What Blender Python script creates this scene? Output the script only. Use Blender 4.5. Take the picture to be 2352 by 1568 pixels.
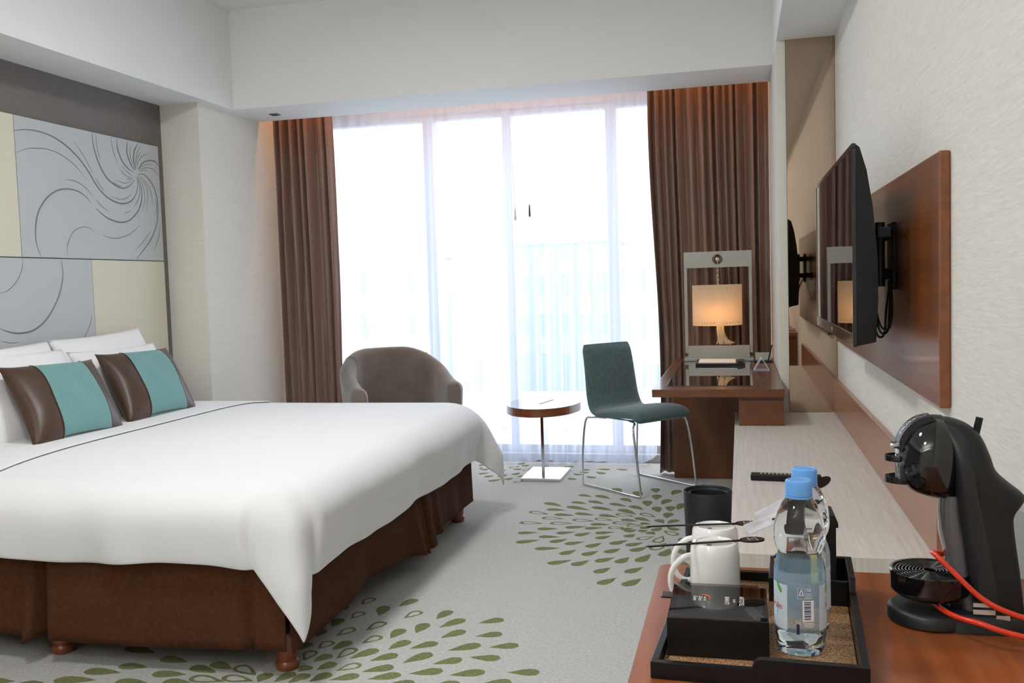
import bpy, bmesh, math, random
from mathutils import Vector, Matrix, geometry
random.seed(7)
PI = math.pi
sc = bpy.context.scene
for o in list(bpy.data.objects):
    bpy.data.objects.remove(o, do_unlink=True)
C = sc.collection

# ------------------------------------------------------------------ camera
cam_d = bpy.data.cameras.new('camera')
cam_d.sensor_width = 36.0
cam_d.lens = 2135.4 * 36.0 / 2352.0
cam_d.clip_start = 0.05
cam_d.clip_end = 500
cam = bpy.data.objects.new('camera', cam_d)
C.objects.link(cam)
RT = Vector((0.97091279, 0.23735202, -0.0315019))
UP = Vector((0.01586432, 0.06750811, 0.99759259))
FW = Vector((-0.23890725, 0.96907516, -0.06177906))
m = Matrix((RT, UP, -FW)).transposed().to_4x4()
m.translation = (0, 0, 1.25)
cam.matrix_world = m
sc.camera = cam

# ------------------------------------------------------------------ world, daylight, exposure
wd = bpy.data.worlds.new('sky')
sc.world = wd
wd.use_nodes = True
nt = wd.node_tree
nt.nodes.clear()
wo = nt.nodes.new('ShaderNodeOutputWorld')
wb = nt.nodes.new('ShaderNodeBackground')
wb.inputs['Color'].default_value = (0.90, 0.955, 1.0, 1)
wb.inputs['Strength'].default_value = 3.7
nt.links.new(wb.outputs[0], wo.inputs[0])

def area(name, loc, rot, sx, sy, power, col, shape='RECTANGLE'):
    l = bpy.data.lights.new(name, 'AREA')
    l.shape = shape
    l.size = sx
    l.size_y = sy
    l.energy = power
    l.color = col
    o = bpy.data.objects.new(name, l)
    C.objects.link(o)
    o.location = loc
    o.rotation_euler = rot
    return o
portal = area('window_portal', (-1.45, 6.5, 1.25), (-PI/2, 0, 0), 3.3, 2.6, 1, (1, 1, 1))
portal.data.cycles.is_portal = True
# warm strip light hidden in the curtain pocket behind the beam
cove = area('cove_strip_light', (-1.45, 5.79, 2.72), (math.radians(35), 0, 0), 3.2, 0.05, 9, (1.0, 0.42, 0.12))
# added ceiling fill lights, out of frame (their discs are built further down)
YB_ = -2.0
FILL_LAMPS = [(-1.45, 3.3), (-1.45, 1.3), (-1.45, -0.7)]
for i, (x, y) in enumerate(FILL_LAMPS):
    area('overhead_fill_light', (x, y, 2.925), (0, 0, 0), 0.44, 0.44, 21, (0.97, 0.985, 1.0), 'DISK')
# added upward fill light on the back wall, behind the camera
area('rear_fill_light', (-1.5, YB_ + 0.14, 2.335), (math.radians(150), 0, PI), 1.9, 0.16, 62, (0.97, 0.985, 1.0))

vs = sc.view_settings
sc.display_settings.display_device = 'sRGB'
vs.view_transform = 'Standard'
vs.look = 'None'
vs.gamma = 1.0
vs.use_curve_mapping = False
vs.exposure = 0.16
sc.cycles.use_denoising = True
sc.cycles.max_bounces = 11
sc.cycles.diffuse_bounces = 6
sc.cycles.glossy_bounces = 5
sc.cycles.transmission_bounces = 10
sc.cycles.transparent_max_bounces = 24

# ------------------------------------------------------------------ materials
MATS = {}
def nd(m, t, **k):
    n = m.node_tree.nodes.new(t)
    for a, b in k.items():
        if a in n.inputs.keys():
            n.inputs[a].default_value = b
        else:
            setattr(n, a, b)
    return n
def mat(name, col, rough=0.6, metal=0.0, coat=0.0, spec=0.5, trans=0.0, ior=1.45, sheen=0.0):
    m = bpy.data.materials.new(name)
    m.use_nodes = True
    b = m.node_tree.nodes['Principled BSDF']
    b.inputs['Base Color'].default_value = (*col, 1)
    b.inputs['Roughness'].default_value = rough
    b.inputs['Metallic'].default_value = metal
    b.inputs['Coat Weight'].default_value = coat
    b.inputs['Coat Roughness'].default_value = 0.015 if coat >= 1.0 else 0.08
    b.inputs['Specular IOR Level'].default_value = spec
    b.inputs['Transmission Weight'].default_value = trans
    b.inputs['IOR'].default_value = ior
    b.inputs['Sheen Weight'].default_value = sheen
    MATS[name] = m
    return m
def grain(m, c1, c2, scale=(1, 1, 1), detail=4.0, nscale=6.0, bump=0.0, bdist=0.002, lo=0.3, hi=0.7, rough=None):
    """procedural colour variation (and relief) from a stretched noise in object space"""
    t = m.node_tree
    b = t.nodes['Principled BSDF']
    co = nd(m, 'ShaderNodeTexCoord')
    mp = nd(m, 'ShaderNodeMapping')
    mp.inputs['Scale'].default_value = scale
    no = nd(m, 'ShaderNodeTexNoise')
    no.inputs['Scale'].default_value = nscale
    no.inputs['Detail'].default_value = detail
    no.inputs['Roughness'].default_value = 0.6
    rp = nd(m, 'ShaderNodeValToRGB')
    rp.color_ramp.elements[0].position = lo
    rp.color_ramp.elements[1].position = hi
    rp.color_ramp.elements[0].color = (*c1, 1)
    rp.color_ramp.elements[1].color = (*c2, 1)
    t.links.new(co.outputs['Object'], mp.inputs[0])
    t.links.new(mp.outputs[0], no.inputs['Vector'])
    t.links.new(no.outputs['Fac'], rp.inputs[0])
    t.links.new(rp.outputs[0], b.inputs['Base Color'])
    if bump:
        bp = nd(m, 'ShaderNodeBump')
        bp.inputs['Strength'].default_value = bump
        bp.inputs['Distance'].default_value = bdist
        t.links.new(no.outputs['Fac'], bp.inputs['Height'])
        t.links.new(bp.outputs[0], b.inputs['Normal'])
    return m

mat('white_paint', (0.80, 0.805, 0.80), 0.75)
mat('ceiling_paint', (0.80, 0.805, 0.80), 0.8)
grain(mat('wallpaper_cream', (0.7, 0.66, 0.58), 0.8), (0.68, 0.65, 0.58), (0.76, 0.735, 0.67), (2.5, 2.5, 150), 3, 3.0, 0.2, 0.001)
grain(mat('wallpaper_right', (0.7, 0.66, 0.58), 0.75), (0.66, 0.635, 0.58), (0.755, 0.735, 0.685), (1, 5, 60), 4, 3.0, 0.35, 0.002)
grain(mat('grey_wall', (0.13, 0.12, 0.115), 0.7), (0.155, 0.140, 0.131), (0.178, 0.162, 0.152), (1, 1, 1), 3, 40)
grain(mat('grey_panel', (0.42, 0.44, 0.45), 0.65), (0.47, 0.50, 0.51), (0.51, 0.535, 0.545), (1, 6, 40), 3, 20, 0.1, 0.0005)
grain(mat('cream_panel', (0.66, 0.63, 0.50), 0.65), (0.63, 0.60, 0.48), (0.69, 0.66, 0.54), (1, 6, 40), 3, 20, 0.1, 0.0005)
mat('groove_grey', (0.20, 0.205, 0.20), 0.6)
mat('gap_dark', (0.05, 0.05, 0.05), 0.8)
def carpet_mat(name, c1, c2):
    m = grain(mat(name, c1, 1.0, spec=0.1), c1, c2, (1, 1, 1), 6, 90, 0.55, 0.006, 0.35, 0.65)
    return m
carpet_mat('carpet', (0.46, 0.46, 0.44), (0.58, 0.58, 0.555))
carpet_mat('carpet_green', (0.150, 0.170, 0.070), (0.235, 0.255, 0.120))
grain(mat('wood_counter', (0.3, 0.09, 0.03), 0.28, coat=0.25), (0.20, 0.052, 0.014), (0.33, 0.098, 0.028), (14, 1.0, 14), 5, 3.0, 0.05, 0.0005)
grain(mat('wood_dark', (0.15, 0.05, 0.02), 0.3, coat=0.3), (0.105, 0.034, 0.010), (0.165, 0.058, 0.019), (12, 1.0, 12), 5, 3.0, 0.05, 0.0005)
grain(mat('wood_upright', (0.15, 0.05, 0.02), 0.35, coat=0.2), (0.105, 0.034, 0.010), (0.165, 0.058, 0.019), (12, 12, 1.0), 5, 3.0, 0.05, 0.0005)
grain(mat('wood_panel', (0.2, 0.065, 0.02), 0.30, coat=0.35), (0.15, 0.045, 0.013), (0.24, 0.078, 0.024), (10, 1.0, 14), 5, 3.0, 0.05, 0.0005)
grain(mat('wood_strip', (0.3, 0.12, 0.06), 0.3, coat=0.3), (0.24, 0.09, 0.04), (0.31, 0.12, 0.055), (10, 1.0, 10), 4, 3.0)
grain(mat('wood_foot', (0.2, 0.05, 0.02), 0.3, coat=0.4), (0.16, 0.035, 0.012), (0.24, 0.058, 0.02), (6, 6, 1), 4, 5.0)
grain(mat('pale_wood', (0.55, 0.51, 0.45), 0.55), (0.54, 0.505, 0.455), (0.655, 0.625, 0.575), (55, 1.6, 55), 4, 2.0, 0.10, 0.0008)
grain(mat('pale_wood_end', (0.55, 0.51, 0.45), 0.55), (0.50, 0.465, 0.415), (0.62, 0.59, 0.54), (60, 60, 1.0), 4, 2.0)
mat('linen_white', (0.80, 0.805, 0.82), 0.75, sheen=0.15)
mat('pillow_white', (0.84, 0.84, 0.85), 0.7, sheen=0.15)
grain(mat('skirt_brown', (0.1, 0.04, 0.02), 0.9, spec=0.2), (0.056, 0.020, 0.008), (0.082, 0.030, 0.013), (1, 1, 1), 3, 60, 0.15, 0.001)
def satin(name, c1, c2, r):
    m = grain(mat(name, c1, r, sheen=0.1), c1, c2, (30, 30, 0.8), 3, 4.0, 0.03, 0.001)
    return m
satin('curtain_brown', (0.205, 0.128, 0.103), (0.240, 0.152, 0.124), 0.38)
satin('cushion_brown', (0.050, 0.024, 0.013), (0.070, 0.036, 0.021), 0.38)
grain(mat('cushion_teal', (0.13, 0.3, 0.29), 0.8, sheen=0.2), (0.105, 0.265, 0.262), (0.165, 0.345, 0.335), (1, 18, 26), 4, 9.0, 0.2, 0.001)
grain(mat('armchair_taupe', (0.17, 0.13, 0.11), 0.9, sheen=0.5), (0.135, 0.108, 0.088), (0.185, 0.152, 0.127), (1, 1, 1), 4, 9.0, 0.1, 0.001)
grain(mat('chair_tweed', (0.06, 0.09, 0.09), 0.85, sheen=0.3), (0.030, 0.098, 0.116), (0.135, 0.190, 0.195), (60, 60, 8), 4, 3.0, 0.2, 0.001)
mat('chrome', (0.75, 0.76, 0.77), 0.08, 1.0)
mat('brushed_steel', (0.72, 0.73, 0.74), 0.25, 1.0)
mat('pewter', (0.36, 0.365, 0.335), 0.45, 0.35)
mat('black_gloss', (0.005, 0.005, 0.006), 0.08, coat=0.6)
mat('black_screen', (0.012, 0.010, 0.012), 0.012)
mat('black_satin', (0.006, 0.006, 0.0065), 0.35, spec=0.35)
mat('black_matte', (0.010, 0.010, 0.0105), 0.5, spec=0.4)
mat('spine_grey', (0.10, 0.10, 0.105), 0.08, coat=0.5)
mat('charcoal', (0.015, 0.016, 0.018), 0.4)
mat('bin_black', (0.016, 0.018, 0.021), 0.5)
mat('bronze_mirror', (0.52, 0.40, 0.31), 0.02, 1.0)
mat('dark_glass', (0.018, 0.022, 0.022), 0.02, coat=1.0)
mat('ceramic', (0.80, 0.795, 0.78), 0.12, coat=0.5)
mat('paper_white', (0.82, 0.80, 0.79), 0.8)
mat('print_white', (0.8, 0.8, 0.8), 0.6)
mat('print_grey', (0.12, 0.12, 0.12), 0.7)
mat('print_red', (0.55, 0.03, 0.03), 0.6)
mat('print_rust', (0.45, 0.08, 0.03), 0.6)
mat('print_blue', (0.05, 0.36, 0.66), 0.5)
mat('print_green', (0.10, 0.36, 0.05), 0.5)
mat('print_navy', (0.015, 0.015, 0.08), 0.6)
mat('cap_blue', (0.13, 0.36, 0.78), 0.3)
mat('cap_pale', (0.32, 0.56, 0.86), 0.3)
mat('cable_red', (0.62, 0.035, 0.012), 0.28, coat=0.3)
mat('cable_black', (0.01, 0.01, 0.01), 0.4)
mat('yellow_paper', (0.75, 0.55, 0.03), 0.5)
mat('remote_grey', (0.35, 0.36, 0.36), 0.5)
mat('remote_blue', (0.28, 0.42, 0.55), 0.5)
mat('brown_plastic', (0.022, 0.012, 0.009), 0.25)
mat('sticker', (0.55, 0.47, 0.42), 0.7)
grain(mat('rattan', (0.25, 0.15, 0.08), 0.55), (0.16, 0.075, 0.03), (0.50, 0.29, 0.14), (1, 1, 1), 2, 380, 0.8, 0.0015, 0.42, 0.58)
mat('water', (0.95, 0.985, 1.0), 0.0, trans=1.0, ior=1.33)
mat('clear_plastic', (0.96, 0.97, 1.0), 0.03, trans=1.0, ior=1.12)
mat('frame_white', (0.75, 0.76, 0.80), 0.5)
mat('sill_stone', (0.50, 0.48, 0.45), 0.6)
mat('thread_cream', (0.80, 0.70, 0.52), 0.5)
mat('silver_ball', (0.62, 0.58, 0.50), 0.22, 1.0)
mat('facade_pale', (0.55, 0.60, 0.66), 0.9)
mat('facade_warm', (0.62, 0.56, 0.52), 0.9)
mat('facade_blue', (0.30, 0.38, 0.48), 0.7)
mat('ground_pale', (0.45, 0.46, 0.45), 0.9)
mat('spot_dark', (0.16, 0.15, 0.12), 0.5)

def mixmat(name, fac, sh1, sh2):
    m = bpy.data.materials.new(name)
    m.use_nodes = True
    t = m.node_tree
    t.nodes.clear()
    o = t.nodes.new('ShaderNodeOutputMaterial')
    mx = t.nodes.new('ShaderNodeMixShader')
    mx.inputs[0].default_value = fac
    for i, (ty, col, ro) in enumerate((sh1, sh2)):
        s = t.nodes.new(ty)
        s.inputs['Color'].default_value = (*col, 1)
        if ro is not None:
            s.inputs['Roughness'].default_value = ro
        t.links.new(s.outputs[0], mx.inputs[1 + i])
    t.links.new(mx.outputs[0], o.inputs[0])
    MATS[name] = m
    return m
TR, GL, DI, TL = 'ShaderNodeBsdfTransparent', 'ShaderNodeBsdfGlossy', 'ShaderNodeBsdfDiffuse', 'ShaderNodeBsdfTranslucent'
mixmat('window_glass', 0.06, (TR, (0.97, 0.99, 1.0), None), (GL, (1, 1, 1), 0.02))
mixmat('sheer', 0.55, (TR, (1, 1, 1), None), (TL, (0.72, 0.77, 0.92), None))
mixmat('film', 0.5, (TR, (0.97, 0.97, 1), None), (DI, (0.85, 0.85, 0.90), 0.5))
mixmat('bottle_label', 0.24, (TR, (0.86, 0.94, 1.0), None), (DI, (0.62, 0.76, 0.86), 0.5))
mixmat('label_white', 0.75, (TR, (0.9, 0.95, 1.0), None), (DI, (0.66, 0.74, 0.80), 0.5))
mixmat('acrylic_lid', 0.14, (TR, (0.55, 0.55, 0.56), None), (GL, (1, 1, 1), 0.03))
mixmat('tank_clear', 0.22, (TR, (0.80, 0.82, 0.84), None), (GL, (0.8, 0.8, 0.8), 0.06))
mixmat('card_clear', 0.35, (TR, (0.95, 0.95, 0.97), None), (DI, (0.8, 0.8, 0.85), 0.5))
mixmat('lamp_shade', 0.35, (DI, (0.66, 0.60, 0.48), 0.5), (TL, (0.70, 0.54, 0.36), None))
def emit(name, col, s):
    m = bpy.data.materials.new(name)
    m.use_nodes = True
    b = m.node_tree.nodes['Principled BSDF']
    b.inputs['Base Color'].default_value = (*col, 1)
    b.inputs['Emission Color'].default_value = (*col, 1)
    b.inputs['Emission Strength'].default_value = s
    MATS[name] = m
emit('bulb_glow', (1.0, 0.72, 0.38), 4)
emit('fill_glow', (1.0, 0.9, 0.78), 6)  # diffuser glow of the added fill lights

# ------------------------------------------------------------------ helpers
ORG = {}
def thing(name, label, cat, loc=(0, 0, 0), rz=0.0, group=None):
    o = bpy.data.objects.new(name, None)
    C.objects.link(o)
    o.empty_display_size = 0.05
    o.location = loc
    o.rotation_euler = (0, 0, rz)
    o['label'] = label
    o['category'] = cat
    if group:
        o['group'] = group
    ORG[o] = (Vector(loc), rz)
    return o
def tag(o, label, cat, group=None):
    o['label'] = label
    o['category'] = cat
    if group:
        o['group'] = group
    return o
def put(name, me, material, parent=None):
    if material is not None:
        for mm in (material if isinstance(material, (list, tuple)) else [material]):
            me.materials.append(MATS[mm])
    o = bpy.data.objects.new(name, me)
    C.objects.link(o)
    if parent is not None:
        o.parent = parent
        ORG[o] = ORG[parent]
    else:
        ORG[o] = (Vector((0, 0, 0)), 0.0)
    return o
def mk(name, verts, faces, material, parent=None, smooth=False, local=False, midx=None):
    """verts in world space unless local; a parent's origin is taken off"""
    if parent is not None and not local:
        L = ORG[parent][0]
        verts = [(v[0] - L.x, v[1] - L.y, v[2] - L.z) for v in verts]
    me = bpy.data.meshes.new(name)
    me.from_pydata([tuple(v) for v in verts], [], faces)
    me.update()
    if smooth:
        me.polygons.foreach_set('use_smooth', [True] * len(me.polygons))
    if midx:
        me.polygons.foreach_set('material_index', midx)
    return put(name, me, material, parent)
def mkbm(name, bm, material, parent=None, local=False, smooth=False):
    if parent is not None and not local:
        bmesh.ops.translate(bm, verts=bm.verts, vec=-ORG[parent][0])
    bmesh.ops.recalc_face_normals(bm, faces=bm.faces)
    me = bpy.data.meshes.new(name)
    bm.to_mesh(me)
    bm.free()
    if smooth:
        me.polygons.foreach_set('use_smooth', [True] * len(me.polygons))
    return put(name, me, material, parent)
def addbox(bm, a, b, bev=0.0, seg=2):
    x0, y0, z0 = a
    x1, y1, z1 = b
    r = bmesh.ops.create_cube(bm, size=1.0)
    vs_ = r['verts']
    for v in vs_:
        v.co = ((x0 + x1) / 2 + v.co.x * (x1 - x0), (y0 + y1) / 2 + v.co.y * (y1 - y0), (z0 + z1) / 2 + v.co.z * (z1 - z0))
    if bev:
        ed = list({e for v in vs_ for e in v.link_edges})
        bmesh.ops.bevel(bm, geom=ed, offset=bev, segments=seg, affect='EDGES', profile=0.5)
def box(name, a, b, material, parent=None, bev=0.0, seg=2, local=False):
    bm = bmesh.new()
    addbox(bm, a, b, bev, seg)
    return mkbm(name, bm, material, parent, local)
def struct(o):
    o['kind'] = 'structure'
    return o
def lathe_data(prof, n=32, cx=0, cy=0, cap=True):
    v, f = [], []
    k = len(prof)
    for i in range(n):
        a = 2 * PI * i / n
        for r, z in prof:
            v.append((cx + r * math.cos(a), cy + r * math.sin(a), z))
    for i in range(n):
        j = (i + 1) % n
        for q in range(k - 1):
            f.append((i * k + q, j * k + q, j * k + q + 1, i * k + q + 1))
    if cap:
        if prof[0][0] > 1e-6:
            f.append(tuple(i * k for i in reversed(range(n))))
        if prof[-1][0] > 1e-6:
            f.append(tuple(i * k + k - 1 for i in range(n)))
    return v, f
def lathe(name, prof, material, parent=None, n=32, cx=0, cy=0, cap=True, local=False, smooth=True, wn=True):
    v, f = lathe_data(prof, n, cx, cy, cap)
    o = mk(name, v, f, material, parent, False, local)
    if smooth:
        for p in o.data.polygons:
            p.use_smooth = True
        if wn:
            sharp(o)
    return o
def sharp(o, ang=38):
    me = o.data
    bm = bmesh.new()
    bm.from_mesh(me)
    bmesh.ops.recalc_face_normals(bm, faces=bm.faces)
    for e in bm.edges:
        if len(e.link_faces) == 2 and e.calc_face_angle(0) > math.radians(ang):
            e.smooth = False
    for f in bm.faces:
        f.smooth = True
    bm.to_mesh(me)
    bm.free()
def tube_data(pts, r, n=8, closed=False, cap=True):
    P = [Vector(p) for p in pts]
    v, f = [], []
    N = len(P)
    up = None
    for i in range(N):
        a = P[i - 1] if (i > 0 or closed) else P[i]
        b = P[(i + 1) % N] if (i < N - 1 or closed) else P[i]
        d = (b - a).normalized()
        if up is None:
            up = Vector((0, 0, 1)) if abs(d.z) < 0.9 else Vector((1, 0, 0))
        s = d.cross(up).normalized()
        up = s.cross(d).normalized()
        rr = r[i] if isinstance(r, (list, tuple)) else r
        for k in range(n):
            t = 2 * PI * k / n
            v.append(P[i] + rr * (math.cos(t) * s + math.sin(t) * up))
    for i in range(N if closed else N - 1):
        j = (i + 1) % N
        for k in range(n):
            l = (k + 1) % n
            f.append((i * n + k, i * n + l, j * n + l, j * n + k))
    if cap and not closed:
        f.append(tuple(range(n - 1, -1, -1)))
        f.append(tuple((N - 1) * n + k for k in range(n)))
    return v, f
def tube(name, pts, r, material, parent=None, n=8, closed=False, local=False):
    v, f = tube_data(pts, r, n, closed)
    o = mk(name, v, f, material, parent, False, local)
    sharp(o, 50)
    return o
def cat(pts, k=6):
    """Catmull-Rom through the points"""
    P = [Vector(p) for p in pts]
    P = [2 * P[0] - P[1]] + P + [2 * P[-1] - P[-2]]
    out = []
    for i in range(1, len(P) - 2):
        for s in range(k):
            t = s / k
            a, b, c, d = P[i - 1:i + 3]
            out.append(0.5 * ((2 * b) + (c - a) * t + (2 * a - 5 * b + 4 * c - d) * t * t + (3 * b - a - 3 * c + d) * t ** 3))
    out.append(P[-2])
    return out
def grid(name, nu, nv, fn, material, parent=None, local=False, solid=0.0, sub=0, smooth=True, closed_u=False):
    v, f = [], []
    for i in range(nu):
        u = i / (nu if closed_u else nu - 1)
        for j in range(nv):
            v.append(fn(u, j / (nv - 1)))
    for i in range(nu if closed_u else nu - 1):
        i2 = (i + 1) % nu
        for j in range(nv - 1):
            f.append((i * nv + j, i2 * nv + j, i2 * nv + j + 1, i * nv + j + 1))
    o = mk(name, v, f, material, parent, smooth, local)
    if solid:
        md = o.modifiers.new('thickness', 'SOLIDIFY')
        md.thickness = abs(solid)
        md.offset = 0 if solid > 0 else -1
    if sub:
        md = o.modifiers.new('smooth', 'SUBSURF')
        md.levels = md.render_levels = sub
    return o
def stack(name, levels, material, parent=None, n=28, yc=0, ex=2.3):
    """closed body from (z, x0, x1, half width in y) levels with super-elliptic sections"""
    v, f = [], []
    for z, x0, x1, w in levels:
        cx, rx = (x0 + x1) / 2, (x1 - x0) / 2
        for k in range(n):
            t = 2 * PI * k / n
            c, s = math.cos(t), math.sin(t)
            v.append((cx + rx * math.copysign(abs(c) ** (2 / ex), c), yc + w * math.copysign(abs(s) ** (2 / ex), s), z))
    for i in range(len(levels) - 1):
        for k in range(n):
            l = (k + 1) % n
            f.append((i * n + k, i * n + l, (i + 1) * n + l, (i + 1) * n + k))
    f.append(tuple(range(n - 1, -1, -1)))
    f.append(tuple((len(levels) - 1) * n + k for k in range(n)))
    o = mk(name, v, f, material, parent)
    sharp(o, 55)
    return o
def lerp_levels(L, k=4):
    out = [Vector(p) for p in cat([(a, b, c) for a, b, c, d in L], k)]
    ws = cat([(d, 0, 0) for a, b, c, d in L], k)
    return [(p[0], p[1], p[2], max(0.001, w[0])) for p, w in zip(out, ws)]
def prism(name, poly, axis, a, b, material, parent=None, bev=0.0, local=False):
    """extrude a 2D polygon along an axis from a to b (2D coords are the other two axes in order)"""
    bm = bmesh.new()
    def P(p, t):
        return {'x': (t, p[0], p[1]), 'y': (p[0], t, p[1]), 'z': (p[0], p[1], t)}[axis]
    lo = [bm.verts.new(P(p, a)) for p in poly]
    hi = [bm.verts.new(P(p, b)) for p in poly]
    n = len(poly)
    bm.faces.new(lo)
    bm.faces.new(list(reversed(hi)))
    for i in range(n):
        j = (i + 1) % n
        bm.faces.new((lo[i], lo[j], hi[j], hi[i]))
    if bev:
        bmesh.ops.bevel(bm, geom=list(bm.edges), offset=bev, segments=2, affect='EDGES', profile=0.5)
    return mkbm(name, bm, material, parent, local)
def text_mesh(txt, size, extr=0.0, align='CENTER'):
    cu = bpy.data.curves.new('t', 'FONT')
    cu.body = txt
    cu.size = size
    cu.align_x = align
    cu.align_y = 'CENTER'
    cu.extrude = extr
    cu.resolution_u = 3
    o = bpy.data.objects.new('t', cu)
    C.objects.link(o)
    dg = bpy.context.evaluated_depsgraph_get()
    dg.update()
    me = bpy.data.meshes.new_from_object(o.evaluated_get(dg))
    bpy.data.objects.remove(o, do_unlink=True)
    bpy.data.curves.remove(cu)
    me.materials.clear()
    return me
def text(name, txt, size, material, parent, fn, align='CENTER', world=True):
    """fn maps a 2D lettering point to 3D"""
    me = text_mesh(txt, size, 0.0, align)
    L = ORG[parent][0] if world else Vector((0, 0, 0))
    for v in me.vertices:
        v.co = Vector(fn(v.co.x, v.co.y)) - L
    o = put(name, me, material, parent)
    return o
def copy_tree(o, parent=None):
    c = o.copy()
    C.objects.link(c)
    c.parent = parent
    ORG[c] = ORG[o]
    for ch in list(o.children):
        copy_tree(ch, c)
    return c

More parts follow.
